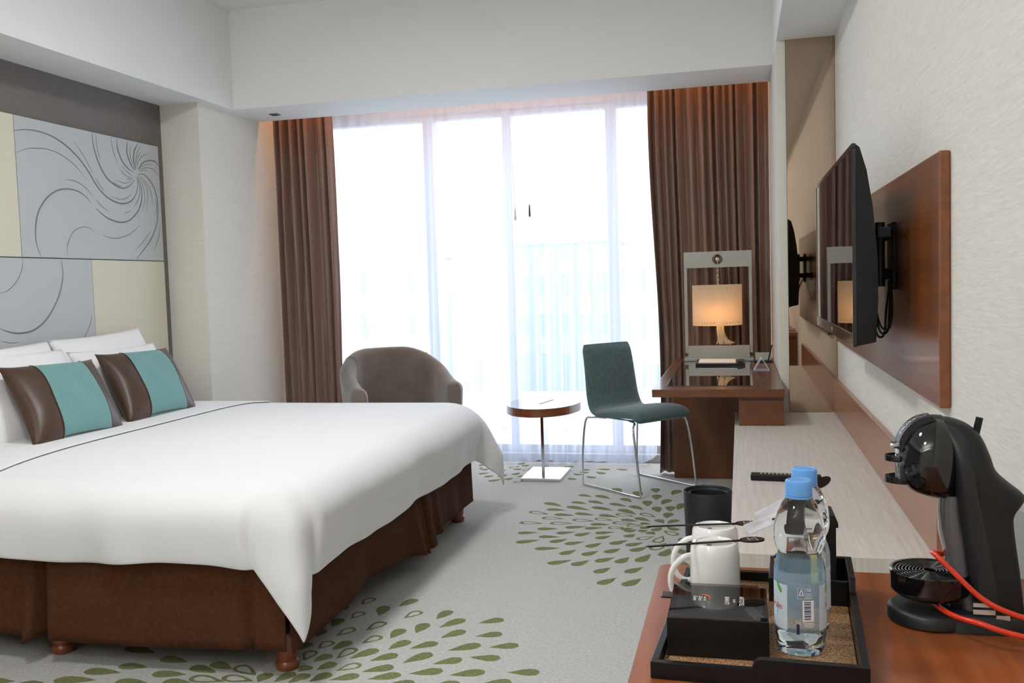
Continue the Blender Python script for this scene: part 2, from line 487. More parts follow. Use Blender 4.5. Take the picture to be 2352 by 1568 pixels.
PETALS = [(-1.098,5.125,-0.984,5.045,0),(-1.057,4.972,-0.944,4.955,0),(-1.141,4.911,-1.022,4.856,1),(-1.047,4.783,-0.916,4.778,1),(-1.142,4.675,-1.01,4.669,1),(-0.982,4.678,-0.853,4.69,1),(-1.023,4.56,-0.915,4.578,0),(-1.104,4.472,-1.001,4.495,0),(-0.984,4.419,-0.876,4.428,0),(-1.073,4.303,-0.965,4.363,0),(-0.96,4.212,-0.84,4.239,0),(-0.909,4.327,-0.834,4.398,0),(-0.851,3.987,-0.752,4.062,0),(-0.82,4.135,-0.764,4.224,0),(-0.832,4.302,-0.744,4.365,0),(-0.993,4.865,-0.874,4.849,0),(-0.957,5.053,-0.816,4.972,0),(-0.949,5.161,-0.854,5.113,0),(-0.937,5.342,-0.854,5.288,0),(-0.836,5.336,-0.737,5.25,0),(-0.857,5.195,-0.757,5.123,0),(-0.815,5.056,-0.69,4.981,0),(-0.886,4.904,-0.773,4.867,0),(-0.877,4.766,-0.751,4.747,1),(-0.764,4.804,-0.66,4.771,1),(-0.769,4.687,-0.659,4.684,0),(-0.885,4.6,-0.777,4.642,0),(-0.91,4.488,-0.817,4.531,0),(-0.808,4.456,-0.74,4.529,0),(-0.784,4.597,-0.691,4.627,0),(-0.718,4.515,-0.623,4.552,0),(-0.699,4.418,-0.632,4.481,0),(-0.723,4.268,-0.659,4.352,0),(-0.718,4.136,-0.656,4.22,0),(-0.738,3.978,-0.677,4.068,0),(-0.645,4.045,-0.57,4.128,0),(-0.622,4.188,-0.56,4.273,0),(-0.617,4.329,-0.542,4.417,0),(-0.624,3.889,-0.566,3.978,0),(-0.587,3.742,-0.525,3.837,0),(-0.483,3.736,-0.418,3.846,0),(-0.494,3.908,-0.428,4.003,0),(-0.548,4.041,-0.506,4.139,0),(-0.46,4.071,-0.415,4.2,0),(-0.509,4.229,-0.439,4.316,0),(-0.541,4.316,-0.465,4.384,0),(-0.562,4.465,-0.519,4.525,0),(-0.575,4.561,-0.52,4.61,0),(-0.602,4.6,-0.539,4.635,0),(-0.67,4.623,-0.585,4.645,1),(-0.663,4.732,-0.535,4.715,1),(-0.751,4.884,-0.643,4.841,0),(-0.666,4.915,-0.559,4.863,1),(-0.728,5.146,-0.626,5.08,0),(-0.661,5.02,-0.556,4.91,0),(-0.622,4.804,-0.532,4.765,0),(-0.583,4.677,-0.5,4.695,1),(-0.554,4.846,-0.468,4.777,0),(-0.518,4.733,-0.461,4.724,0),(-0.51,4.638,-0.448,4.669,0),(-0.508,4.576,-0.466,4.605,0),(-0.536,4.944,-0.446,4.859,1),(-0.609,5.105,-0.529,5.013,0),(-0.53,5.23,-0.513,5.097,0),(-0.513,5.552,-0.495,5.43,0),(-0.487,5.387,-0.48,5.255,0),(-0.371,5.522,-0.402,5.381,0),(-0.411,5.278,-0.441,5.148,0),(-0.39,5.116,-0.383,4.994,0),(-0.388,4.97,-0.392,4.845,0),(-0.47,5.094,-0.443,4.969,0),(-0.439,4.826,-0.399,4.744,0),(-0.336,4.829,-0.38,4.742,0),(-0.751,5.535,-0.699,5.399,0),(-0.615,5.461,-0.573,5.308,0),(-0.678,5.28,-0.611,5.184,0),(-0.323,5.19,-0.347,5.037,0),(-0.461,4.575,-0.425,4.526,0),(-0.439,4.593,-0.401,4.672,0),(-0.32,4.615,-0.38,4.686,0),(-0.316,4.525,-0.39,4.614,1),(-0.407,4.385,-0.382,4.51,1),(-0.502,4.429,-0.422,4.497,1),(-0.415,4.261,-0.357,4.391,1),(-0.363,4.171,-0.332,4.299,0),(-0.26,4.223,-0.295,4.304,0),(-0.271,4.416,-0.303,4.491,0),(-1.463,3.447,-1.477,3.358,1),(-1.442,3.288,-1.454,3.206,1),(-1.379,3.365,-1.359,3.254,0),(-1.281,3.458,-1.322,3.363,0),(-1.217,3.33,-1.256,3.244,1),(-1.106,3.354,-1.129,3.252,0),(-1.025,3.273,-1.092,3.173,0),(-0.878,3.295,-0.961,3.238,0),(-0.847,3.153,-0.937,3.113,0),(-0.765,3.06,-0.861,3.023,0),(-0.799,2.938,-0.904,2.93,0),(-0.646,2.85,-0.75,2.833,0),(-0.898,3.045,-0.997,2.971,0),(-0.989,3.163,-1.056,3.077,0),(-1.156,3.21,-1.159,3.107,0),(-1.223,3.142,-1.232,3.044,0),(-1.314,3.2,-1.351,3.103,1),(-1.498,3.206,-1.49,3.117,0),(-1.405,3.124,-1.437,3.036,1),(-1.276,3.065,-1.316,2.983,1),(-1.16,3.039,-1.204,2.947,0),(-1.053,3.038,-1.131,2.968,0),(-0.924,2.912,-1.011,2.856,0),(-0.96,2.813,-1.063,2.768,0),(-0.821,2.826,-0.929,2.78,0),(-1.043,2.944,-1.113,2.845,0),(-1.155,2.914,-1.231,2.845,0),(-1.241,2.947,-1.306,2.849,0),(-1.367,3.0,-1.397,2.91,0),(-1.433,2.989,-1.45,2.911,1),(-1.462,2.899,-1.454,2.81,1),(-1.384,2.876,-1.419,2.806,0),(-1.325,2.945,-1.351,2.842,1),(-1.339,2.815,-1.378,2.745,0),(-1.249,2.819,-1.311,2.749,1),(-1.132,2.817,-1.221,2.757,0),(-1.086,2.761,-1.181,2.707,0),(-1.218,2.733,-1.301,2.68,0),(-1.318,2.732,-1.361,2.656,0),(-1.388,2.715,-1.424,2.637,0),(-1.415,2.775,-1.43,2.724,0),(-1.441,2.717,-1.473,2.634,0),(-1.524,2.698,-1.523,2.625,0),(-1.509,2.964,-1.512,2.897,0),(-1.518,3.092,-1.506,3.016,0),(-1.538,3.341,-1.541,3.272,0),(-0.718,2.767,-0.815,2.726,0),(-0.878,2.73,-0.969,2.685,0),(-1.02,2.711,-1.116,2.664,0),(-2.207,2.529,-2.062,2.552,0),(-2.156,2.611,-2.018,2.616,0),(-2.065,2.67,-1.956,2.67,0),(-2.149,2.82,-2.006,2.785,0),(-1.961,2.752,-1.843,2.731,0),(-1.911,2.629,-1.786,2.64,0),(-1.811,2.704,-1.698,2.668,0),(-1.757,2.743,-1.66,2.704,0),(-1.662,2.734,-1.555,2.673,1),(-1.766,2.623,-1.635,2.612,1),(-1.659,2.645,-1.542,2.632,1),(-1.992,2.556,-1.861,2.55,0),(-1.836,2.582,-1.721,2.574,0),(-1.7,5.859,-1.638,5.912,0),(-1.715,5.986,-1.68,6.04,0),(-1.637,5.77,-1.584,5.834,0),(-1.572,5.641,-1.509,5.725,0),(-1.476,5.701,-1.445,5.765,0),(-1.464,5.856,-1.438,5.937,0),(-1.492,6.011,-1.454,6.069,0),(-1.537,6.069,-1.493,6.157,1),(-1.423,5.992,-1.393,6.081,1),(-1.398,5.624,-1.357,5.694,1),(-1.407,5.791,-1.386,5.851,0),(-1.54,5.779,-1.509,5.876,0),(-1.59,5.953,-1.553,6.018,0),(-1.469,6.144,-1.431,6.193,0),(-1.506,6.2,-1.479,6.269,0),(-0.855,6.077,-0.952,6.093,0),(-0.742,6.074,-0.824,6.104,0),(-0.874,5.932,-0.939,6.009,0),(-0.915,5.802,-0.985,5.864,0),(-1.024,5.884,-1.075,5.938,0),(-1.034,5.747,-1.091,5.797,0),(-0.99,6.053,-1.056,6.06,0),(-0.981,5.963,-1.057,5.98,0),(-1.112,6.147,-1.196,6.161,0),(-1.783,6.152,-1.733,6.156,0),(-1.752,6.051,-1.724,6.066,0)]
GROOVE_UP = [(2,[(3.778,2.05),(3.845,2.064),(3.933,2.07),(4.037,2.058),(4.144,2.019),(4.231,1.964),(4.297,1.902),(4.349,1.842),(4.427,1.789),(4.529,1.764),(4.62,1.779),(4.679,1.827),(4.702,1.893),(4.693,1.927)]),(1,[(3.779,1.943),(3.857,1.974),(3.919,1.985),(3.996,1.99),(4.081,1.977),(4.168,1.943),(4.226,1.905),(4.27,1.868)]),(1,[(4.18,2.064),(4.25,1.998),(4.293,1.945),(4.322,1.906)]),(1,[(4.34,1.885),(4.37,1.85),(4.413,1.819)]),(2,[(4.334,2.124),(4.339,2.058),(4.369,1.975),(4.421,1.904),(4.486,1.866),(4.563,1.85),(4.628,1.871),(4.673,1.907)]),(1,[(4.361,2.121),(4.367,2.046),(4.393,1.974)]),(1,[(4.487,2.12),(4.498,2.052),(4.532,1.978)]),(2,[(4.536,2.119),(4.538,2.063),(4.568,2.005),(4.61,1.97),(4.667,1.947)]),(2,[(4.63,2.121),(4.617,2.056),(4.644,1.996),(4.677,1.96)]),(2,[(4.726,2.12),(4.688,2.077),(4.673,2.017),(4.687,1.967)]),(1,[(4.752,2.112),(4.71,2.062),(4.69,2.002),(4.691,1.961)]),(1,[(4.66,2.107),(4.644,2.054),(4.658,2.004),(4.682,1.966)]),(1,[(4.814,2.074),(4.756,2.051),(4.716,2.011),(4.699,1.968)]),(1,[(4.752,2.079),(4.712,2.033),(4.696,1.985)]),(2,[(4.909,2.012),(4.871,2.035),(4.812,2.032),(4.752,2.009),(4.713,1.97)]),(1,[(4.847,2.011),(4.795,2.009),(4.741,1.989),(4.712,1.964)]),(1,[(4.905,1.949),(4.866,1.981),(4.808,1.99),(4.749,1.979),(4.719,1.959)]),(1,[(4.808,1.971),(4.768,1.972),(4.729,1.961)]),(2,[(4.703,1.939),(4.756,1.948),(4.811,1.921),(4.856,1.872),(4.878,1.79),(4.863,1.68),(4.8,1.581),(4.706,1.501),(4.646,1.457)]),(1,[(4.726,1.933),(4.78,1.9),(4.82,1.851),(4.832,1.768)]),(1,[(4.716,1.929),(4.77,1.888),(4.788,1.824),(4.763,1.734)]),(1,[(4.711,1.926),(4.749,1.874),(4.76,1.804),(4.728,1.737)]),(2,[(4.702,1.928),(4.73,1.872),(4.729,1.802),(4.69,1.734),(4.611,1.677),(4.528,1.659),(4.434,1.672),(4.369,1.699),(4.328,1.722)]),(1,[(4.697,1.924),(4.718,1.859),(4.697,1.799),(4.654,1.75)]),(1,[(4.632,1.735),(4.596,1.718),(4.564,1.71)]),(1,[(4.64,1.823),(4.585,1.795),(4.531,1.786),(4.454,1.796)]),(1,[(4.654,1.905),(4.602,1.883),(4.557,1.882),(4.512,1.89)]),(1,[(4.564,1.859),(4.52,1.864),(4.482,1.88)]),(1,[(4.664,1.917),(4.614,1.919),(4.571,1.936),(4.544,1.959)]),(1,[(4.664,1.912),(4.631,1.907),(4.598,1.908)]),(1,[(4.66,1.926),(4.608,1.947),(4.561,1.973)]),(2,[(4.294,1.748),(4.247,1.782),(4.186,1.803),(4.111,1.805),(4.035,1.787),(3.96,1.74),(3.906,1.676),(3.88,1.599),(3.879,1.525),(3.904,1.457)]),(1,[(4.107,1.851),(4.175,1.852),(4.251,1.828),(4.315,1.784)]),(1,[(4.336,1.77),(4.373,1.74),(4.432,1.712)]),(1,[(4.31,1.593),(4.272,1.614),(4.217,1.617),(4.153,1.595),(4.111,1.548),(4.092,1.501),(4.09,1.458)]),(1,[(4.369,1.582),(4.425,1.571),(4.494,1.57),(4.585,1.591),(4.652,1.622),(4.699,1.656)]),(1,[(4.792,1.622),(4.721,1.56),(4.643,1.505)]),(1,[(4.892,1.664),(4.868,1.584),(4.813,1.504)]),(1,[(4.849,1.703),(4.867,1.771),(4.862,1.824)])]
GROOVE_LOW = [(1,[(3.784,1.445),(3.776,1.401),(3.743,1.345),(3.683,1.296),(3.628,1.28)]),(2,[(4.045,1.443),(4.048,1.359),(4.007,1.255),(3.921,1.154),(3.827,1.101),(3.73,1.09),(3.657,1.103),(3.614,1.118)]),(1,[(4.253,1.163),(4.218,1.087),(4.154,1.013)]),(1,[(3.731,1.048),(3.68,1.047),(3.609,1.061)])]

# ================================================================== the setting
XL, XR, YB, YG, ZC = -3.355, 0.452, -2.0, 6.45, 2.98

def teardrop(b, t, w, n=11, s=1.0, jit=0.0015):
    """outline of a petal with its blunt end at b and its tip at t"""
    b, t = Vector(b), Vector(t)
    d = b - t
    L = d.length
    d = d / L
    p = Vector((-d.y, d.x))
    cen = t + d * L * 0.62
    out = []
    for k in range(n):
        th = PI / 2 * k / (n - 1)
        out.append((math.sin(th), math.sin(2 * th)))
    pts = [t + d * L * a + p * (w / 2) * c for a, c in out]
    pts += [t + d * L * a - p * (w / 2) * c for a, c in reversed(out[1:-1])]
    r = []
    for q in pts:
        q = cen + (q - cen) * s
        r.append((q.x + random.uniform(-jit, jit), q.y + random.uniform(-jit, jit)))
    return r
def build_floor():
    V, F, kind = [], [], []
    def addf(poly, k):
        i = len(V)
        ar = sum(poly[q][0] * poly[(q + 1) % len(poly)][1] - poly[(q + 1) % len(poly)][0] * poly[q][1] for q in range(len(poly)))
        if ar < 0:
            poly = poly[::-1]
        V.extend(Vector(p) for p in poly)
        F.append(list(range(i, i + len(poly))))
        kind.append(k)
    addf([(XL - 0.1, YB - 0.1), (XR + 0.1, YB - 0.1), (XR + 0.1, YG + 0.2), (XL - 0.1, YG + 0.2)], 0)
    mids = []
    def petal(b, t, h):
        L = math.dist(b, t)
        w = min(0.064, 0.052 + 0.12 * max(0, L - 0.09))
        addf(teardrop(b, t, w), 1)
        if h:
            addf(teardrop(b, t, w, 9, 0.62, 0.0008), 2)
        mids.append(((b[0] + t[0]) / 2, (b[1] + t[1]) / 2))
    for bx, by, tx, ty, h in PETALS:
        petal((bx, by), (tx, ty), h)
    # the rest of the three rosettes, on the sides turned away
    for cx, cy, ok in ((-0.403, 4.681, lambda x, y: x > -0.28), (-1.52, 2.63, lambda x, y: y < 2.50 or (x < -1.6 and y > 2.9))):
        for ring in range(7):
            r0 = 0.07 + ring * 0.125
            n = 8 + ring * 5
            for k in range(n):
                a = 2 * PI * (k + 0.5 * (ring % 2)) / n
                mx, my = cx + (r0 + 0.05) * math.cos(a), cy + (r0 + 0.05) * math.sin(a)
                if not ok(mx, my) or mx > XR - 0.05 or my > 6.28 or min(math.dist((mx, my), q) for q in mids) < 0.105:
                    continue
                petal((cx + (r0 + 0.105) * math.cos(a), cy + (r0 + 0.105) * math.sin(a)), (cx + r0 * math.cos(a), cy + r0 * math.sin(a)), random.random() < 0.2)
    vo, eo, fo, ov, oe, of = geometry.delaunay_2d_cdt(V, [], F, 1, 1e-5)
    mi = []
    for o in of:
        ks = [kind[i] for i in o]
        mi.append(1 if (1 in ks and 2 not in ks) else 0)
    return mk('floor', [(v.x, v.y, 0.0) for v in vo], [tuple(f) for f in fo], ['carpet', 'carpet_green'], midx=mi)
struct(build_floor())
struct(box('ceiling', (XL - 0.1, YB - 0.1, ZC), (XR + 0.1, YG + 0.2, ZC + 0.1), 'ceiling_paint'))
struct(box('wall_left', (XL - 0.1, YB - 0.1, 0), (XL, YG + 0.2, ZC), 'grey_wall'))
struct(box('wall_right', (XR, YB - 0.1, 0), (XR + 0.1, YG + 0.2, ZC), 'wallpaper_right'))
struct(box('wall_back', (XL, YB - 0.1, 0), (XR, YB, ZC), 'wallpaper_cream'))
struct(box('wall_pier_left', (XL, 4.985, 0), (-3.10, YG + 0.2, 2.38), 'wallpaper_cream'))
struct(box('wall_pier_right', (0.187, 4.714, 0), (XR, YG + 0.2, 2.37), 'wallpaper_cream'))
struct(box('trim_1', (XL, YB, 2.38), (-3.03, 5.27, ZC), 'white_paint'))
struct(box('trim_2', (XL, 5.27, 2.38), (XR, 5.71, ZC), 'white_paint'))
struct(box('trim_3', (0.187, YB, 2.37), (XR, 5.27, ZC), 'white_paint'))
struct(box('wall_window', (-3.10, 6.38, 2.47), (0.187, YG + 0.2, ZC), 'white_paint'))
struct(box('trim_4', (-3.10, 6.33, 0), (0.187, YG + 0.2, 0.055), 'sill_stone', bev=0.004))

struct(box('wall_pocket_left', (XL, 5.71, 2.38), (-3.10, YG + 0.2, ZC), 'wallpaper_cream'))
struct(box('wall_pocket_right', (0.187, 5.71, 2.37), (XR, YG + 0.2, ZC), 'wallpaper_cream'))

# window: jambs, mullions and panes
win = bpy.data.objects.new('window_1', None)
C.objects.link(win)
win.location = (-1.45, 6.45, 0.055)
ORG[win] = (Vector(win.location), 0.0)
win['kind'] = 'structure'
win['label'] = 'full-height window behind the sheer curtain'
MULL = [(-2.153, 0.075), (-1.574, 0.06), (-0.839, 0.075)]
for x0, x1 in [(-3.10, -3.05), (0.137, 0.187)] + [(x - w / 2, x + w / 2) for x, w in MULL]:
    box('mullion' if x0 > -3 and x0 < 0 else 'jamb', (x0, 6.40, 0.055), (x1, 6.50, 2.47), 'frame_white', win, 0.004)
box('head_rail', (-3.05, 6.41, 2.43), (0.137, 6.49, 2.47), 'frame_white', win)
box('bottom_rail', (-3.05, 6.41, 0.055), (0.137, 6.49, 0.105), 'frame_white', win)
xs = [-3.05] + [x for x, w in MULL] + [0.137]
for i in range(4):
    a = xs[i] + (MULL[i - 1][1] / 2 if i else 0)
    b = xs[i + 1] - (MULL[i][1] / 2 if i < 3 else 0)
    box('pane', (a, 6.452, 0.105), (b, 6.458, 2.43), 'window_glass', win)

# view outside: ground far below and pale buildings in haze
struct(box('ground', (-150, 8, -14.2), (150, 260, -14), 'ground_pale'))
BLD = [(-34, -20, 62, -14, 3.2, 'facade_pale', 'long pale block left behind the curtain folds'),
       (-17, -9, 70, -14, 4.2, 'facade_blue', 'blue-grey block seen between left and middle mullion'),
       (-8, -1, 58, -14, 3.0, 'facade_pale', 'pale block straight behind the middle mullion'),
       (0, 7, 80, -14, 6.6, 'facade_blue', 'tallest blue-grey tower behind the right mullion'),
       (-14, -3, 36, -14, -4.5, 'facade_warm', 'low warm-toned block in front of the taller ones'),
       (-27, -16, 38, -14, -3.8, 'facade_warm', 'low pinkish block near the left curtain'),
       (-2, 9, 40, -14, -5.5, 'facade_pale', 'low pale roofs below the right mullion')]
for x0, x1, y, z0, z1, mt, lab in BLD:
    b = thing('far_building', lab, 'building', ((x0 + x1) / 2, y, z0), 0, 'buildings outside the window')
    box('facade', (x0, y, z0), (x1, y + 9, z1), mt, b)
    box('roof_edge', (x0 - 0.2, y - 0.2, z1), (x1 + 0.2, y + 9.2, z1 + 0.35), 'facade_pale', b)
    k = int((z1 - max(z0, z1 - 9)) / 3)
    for j in range(k):
        zz = z1 - 2.4 - 3 * j
        nw = max(3, int((x1 - x0) / 1.6))
        for q in range(nw):
            xx = x0 + (q + 0.5) * (x1 - x0) / nw
            box('window', (xx - 0.45, y - 0.05, zz), (xx + 0.45, y, zz + 1.4), 'facade_blue' if mt != 'facade_blue' else 'ground_pale', b)

# ------------------------------------------------------------------ curtains
def fold_curve(seed, n, wmin=0.055, wmax=0.10):
    """irregular rounded pleats: every pleat has its own width, depth and lean"""
    rnd = random.Random(seed)
    x, ws = 0.0, []
    while x < 1:
        w = rnd.uniform(wmin, wmax)
        if rnd.random() < 0.18:
            w *= 1.9
        ws.append((x, w, rnd.uniform(0.3, 1.0), rnd.uniform(-0.25, 0.25), rnd.uniform(0.7, 1.7)))
        x += w
    def fn(u):
        for x0, w, a, sk, pw in ws:
            if u <= x0 + w or x0 + w >= 1:
                t = max(0.0, min(1.0, (u - x0) / w))
                t = t + sk * t * (1 - t)
                s = 0.5 - 0.5 * math.cos(2 * PI * t)
                return a * (2 * s ** pw - 1) + (a - 1) * -1.0 * 0
        return -1.0
    return fn
def curtain(name, x0, x1, yc, amp, z0, z1, seed, material, nu, label, flare, wr=(0.055, 0.10), nv=40):
    f1 = fold_curve(seed, 8, *wr)
    f2 = fold_curve(seed + 50, 8, wr[0] * 1.3, wr[1] * 1.5)
    rnd = random.Random(seed)
    crs = [(rnd.random(), rnd.random(), rnd.uniform(0.03, 0.09), rnd.uniform(0.05, 0.15), rnd.uniform(-0.5, 0.5)) for _ in range(14)]
    def fn(u, v):
        z = z0 + (z1 - z0) * v
        k = 1 - v
        uu = min(1, max(0, u + 0.035 * (v - 0.5) * math.sin(PI * u) + 0.012 * math.sin(4 * v + 6 * u) * k))
        bl = 0.55 * k * k
        w = (1 - bl) * f1(uu) + bl * f2(uu)
        cr = 0.0
        for cu, cv, su, sv, sl in crs:
            q = (u - cu - sl * (v - cv) * 0.5) / su
            cr += math.exp(-q * q - ((v - cv) / sv) ** 2) * math.sin(6 * q)
        x = x0 + (x1 - x0) * u + flare(u, v)
        y = yc + amp * (0.8 + 0.2 * k) * w + 0.007 * cr
        return (x, y, z)
    o = grid(name, nu, nv, fn, material, solid=0.003)
    tag(o, label, 'curtain')
    return o
curtain('blackout_curtain', -3.097, -2.69, 5.93, 0.05, 0.012, 2.955, 3, 'curtain_brown', 170,
        'brown satin curtain gathered beside the taupe armchair', lambda u, v: 0.02 * u * math.sin(PI * (1 - v)) - 0.035 * u * max(0, v - 0.75), (0.09, 0.17))
curtain('blackout_curtain', -0.53, 0.185, 5.985, 0.048, 0.012, 2.955, 11, 'curtain_brown', 260,
        'brown satin curtain hanging behind the desk lamp', lambda u, v: 0.015 * (1 - u) * (1 - v) + (0.02 * (1 - u) ** 4 * math.sin(2 * PI * v)), (0.045, 0.095))
def sheer_fn():
    rnd = random.Random(5)
    cells = []
    x = 0
    while x < 1:
        w = rnd.uniform(0.028, 0.05)
        cells.append((x, w, rnd.uniform(0.4, 1)))
        x += w
    def fld(u):
        for x0, w, a in cells:
            if u <= x0 + w or x0 + w >= 1:
                return a * math.sin(2 * PI * (u - x0) / w)
        return 0
    def fn(u, v):
        uu = min(1, max(0, u + 0.006 * math.sin(7 * u + 2 * v) * (1 - v)))
        hem = 0.012 + 0.006 * math.sin(40 * u) + (0.055 * max(0, (u - 0.965) / 0.035) ** 1.5)
        z = hem + (2.955 - hem) * v
        amp = 0.010 + 0.026 * (1 - v) ** 0.8
        return (-2.93 + 2.37 * u + (0.07 * u * v), 6.255 + amp * fld(uu), z)
    return fn
sh = grid('sheer_curtain', 420, 16, sheer_fn(), 'sheer')
tag(sh, 'white sheer curtain glowing across the whole window', 'curtain')
for x, z1, x2, lab in ((-1.40, 1.72, -1.375, 'thin blind cord ending in a dark grey pull right of the middle mullion'),
                       (-1.49, 1.70, -1.475, 'thin blind cord with a pale pull on the middle mullion')):
    t = thing('blind_cord', lab, 'cord', (x2, 6.19, z1), 0, 'pull cords hanging before the sheer')
    tube('cord', [(x - 0.03, 6.19, 2.957), (x, 6.19, 2.2), (x2, 6.19, z1 + 0.06)], 0.0012, 'frame_white', t, 5)
    lathe('pull', [(0.002, z1 + 0.065), (0.0055, z1 + 0.05), (0.008, z1 - 0.005), (0.006, z1 - 0.02), (0.001, z1 - 0.022)], 'print_grey' if x > -1.45 else 'frame_white', t, 12, x2, 6.19)

for y0, y1, x0, x1, lab in ((5.92, 5.995, -3.09, 0.18, 'white ceiling track carrying the brown curtains'), (6.175, 6.27, -3.09, 0.18, 'white ceiling track carrying the sheer curtain and cords')):
    t = thing('curtain_track', lab, 'track', ((x0 + x1) / 2, y0, 2.955), 0, 'curtain tracks in the pocket')
    box('rail', (x0, y0, 2.957), (x1, y1, 2.9795), 'frame_white', t, 0.003)
    for xe in (x0, x1):
        box('end_cap', (xe - 0.006, y0 - 0.002, 2.955), (xe + 0.006, y1 + 0.002, 2.9795), 'frame_white', t)

# ceiling device in the soffit beside the left curtain, and the discs of the added ceiling fill lights
d = thing('soffit_vent', 'small square dark vent in the soffit above the left curtain', 'vent', (-2.87, 5.50, 2.378))
box('rim', (-2.898, 5.475, 2.374), (-2.842, 5.525, 2.3799), 'spot_dark', d)
box('slot', (-2.887, 5.485, 2.371), (-2.853, 5.515, 2.3745), 'gap_dark', d)
for i, (x, y) in enumerate(FILL_LAMPS):
    t = thing('overhead_fill', ('added round ceiling fill lamp nearest the window', 'added round ceiling fill lamp in the middle of the room', 'added round ceiling fill lamp nearest the back wall')[i], 'lamp', (x, y, ZC), 0, 'added ceiling fill lamps')
    lathe('trim_ring', [(0.235, 2.9795), (0.25, 2.9795), (0.25, 2.935), (0.235, 2.93), (0.235, 2.9795)], 'white_paint', t, 40, x, y, cap=False)
    lathe('diffuser', [(0.0001, 2.936), (0.234, 2.936), (0.234, 2.9795)], 'fill_glow', t, 40, x, y, cap=False)
t = thing('rear_fill_trough', 'added unseen fill light trough on the back wall behind the camera', 'lamp', (-1.5, YB, 2.25))  # unseen housing, added to carry the rear fill light
prism('trough', [(YB + 0.0005, 2.20), (YB + 0.20, 2.24), (YB + 0.215, 2.36), (YB + 0.205, 2.362), (YB + 0.19, 2.27), (YB + 0.012, 2.27), (YB + 0.012, 2.36), (YB + 0.0005, 2.36)], 'x', -2.5, -0.5, 'white_paint', t)
box('diffuser', (-2.46, YB + 0.05, 2.27), (-0.54, YB + 0.17, 2.30), 'fill_glow', t, 0.004)

# ------------------------------------------------------------------ headboard panels on the left wall
hb = thing('headboard', 'wall headboard of grey swirl-grooved and cream square panels', 'headboard', (XL, 3.7, 0.75))
def hpanel(y0, y1, z0, z1, m, grooves=()):
    p = box('panel', (XL + 0.001, y0 + 0.002, z0 + 0.002), (XL + 0.024, y1 - 0.002, z1 - 0.002), m, hb, 0.003)
    for w, pts in grooves:
        ps = cat([(XL + 0.0238, y, z) for y, z in pts], 5)
        r = 0.0042 if w == 2 else 0.0022
        rr = [r * (0.35 + 0.65 * min(1, 4 * k / len(ps), 4 * (len(ps) - 1 - k) / len(ps))) for k in range(len(ps))]
        tube('groove', ps, rr, 'groove_grey', p, 5)
    return p
hpanel(3.782, 4.915, 1.450, 2.128, 'grey_panel', GROOVE_UP)
hpanel(3.115, 3.782, 1.450, 2.128, 'cream_panel')
hpanel(2.45, 3.115, 1.450, 2.128, 'grey_panel')
hpanel(4.272, 4.915, 0.772, 1.450, 'cream_panel')
hpanel(3.115, 4.272, 0.772, 1.450, 'grey_panel', [(w, [(max(3.13, min(4.262, y)), z) for y, z in p]) for w, p in GROOVE_LOW])
hpanel(2.45, 3.115, 0.772, 1.450, 'cream_panel')

# ================================================================== bed
BX0, BX1, BY0, BY1, BZ = -3.30, -1.43, 2.66, 4.71, 0.615
bed = thing('bed', 'wide double bed with brown pleated skirt and short turned wooden feet', 'bed', (-2.37, 3.69, 0))
box('base', (BX0, BY0 + 0.02, 0.13), (BX1 - 0.02, BY1 - 0.02, 0.36), 'skirt_brown', bed, 0.01)
box('mattress', (BX0, BY0 + 0.01, 0.36), (BX1 - 0.01, BY1 - 0.01, BZ - 0.012), 'linen_white', bed, 0.05, 4)
for x, y in ((-1.479, 2.745), (-1.479, 4.66), (-3.2, 2.745), (-3.2, 4.66), (-2.35, 2.745)):
    lathe('leg', [(0.030, 0), (0.037, 0.004), (0.040, 0.018), (0.037, 0.030), (0.033, 0.034), (0.035, 0.045), (0.037, 0.075), (0.037, 0.135)], 'wood_foot', bed, 24, x, y)
# skirt: front side, foot end, far side in three lengths with pleats
def skirt_path(side, s):
    if side == 'near':
        return Vector((BX0 + (BX1 + 0.01 - BX0) * s, BY0 - 0.02, 0)), Vector((0, -1, 0))
    if side == 'foot':
        return Vector((BX1 + 0.012, BY0 - 0.02 + (BY1 - BY0 + 0.04) * s, 0)), Vector((1, 0, 0))
    return Vector((BX1 + 0.01 - (BX1 + 0.01 - BX0) * s, BY1 + 0.02, 0)), Vector((0, 1, 0))
def skirt(side, pleats, waves, hem, n=150):
    def fn(u, v):
        p, nn = skirt_path(side, u)
        low = 1 - v
        off = 0.0
        for c, w, a in pleats:
            q = (u - c) / w
            if abs(q) < 1:
                off -= a * (1 - q * q) ** 2 * low ** 0.6
            elif abs(q) < 2.6:
                off += 0.35 * a * math.exp(-(abs(q) - 1) * 2.2) * low
        for c, w, a in waves:
            off += a * math.exp(-((u - c) / w) ** 2) * low ** 1.4
        off += 0.006 * math.sin(11 * u + 1.3) * low + 0.010 * low
        z = hem(u) + (0.43 - hem(u)) * v
        q = p + nn * off
        return (q.x, q.y, z)
    o = grid('bed_skirt', n, 12, fn, 'skirt_brown', bed, solid=0.004)
    return o
skirt('near', [(0.515, 0.016, 0.10), (0.93, 0.012, 0.03)], [(0.50, 0.02, 0.03)], lambda u: 0.098 + 0.010 * math.sin(7 * u))
skirt('foot', [(0.605, 0.014, 0.09), (0.02, 0.02, 0.0)], [(0.555, 0.03, 0.05), (0.64, 0.02, 0.04), (0.70, 0.015, 0.03), (0.83, 0.03, 0.02), (0.33, 0.05, -0.02)],
      lambda u: 0.095 - 0.035 * math.exp(-((u - 0.60) / 0.06) ** 2) + 0.02 * math.exp(-((u - 0.36) / 0.10) ** 2))
skirt('far', [(0.5, 0.016, 0.08)], [], lambda u: 0.10, 60)

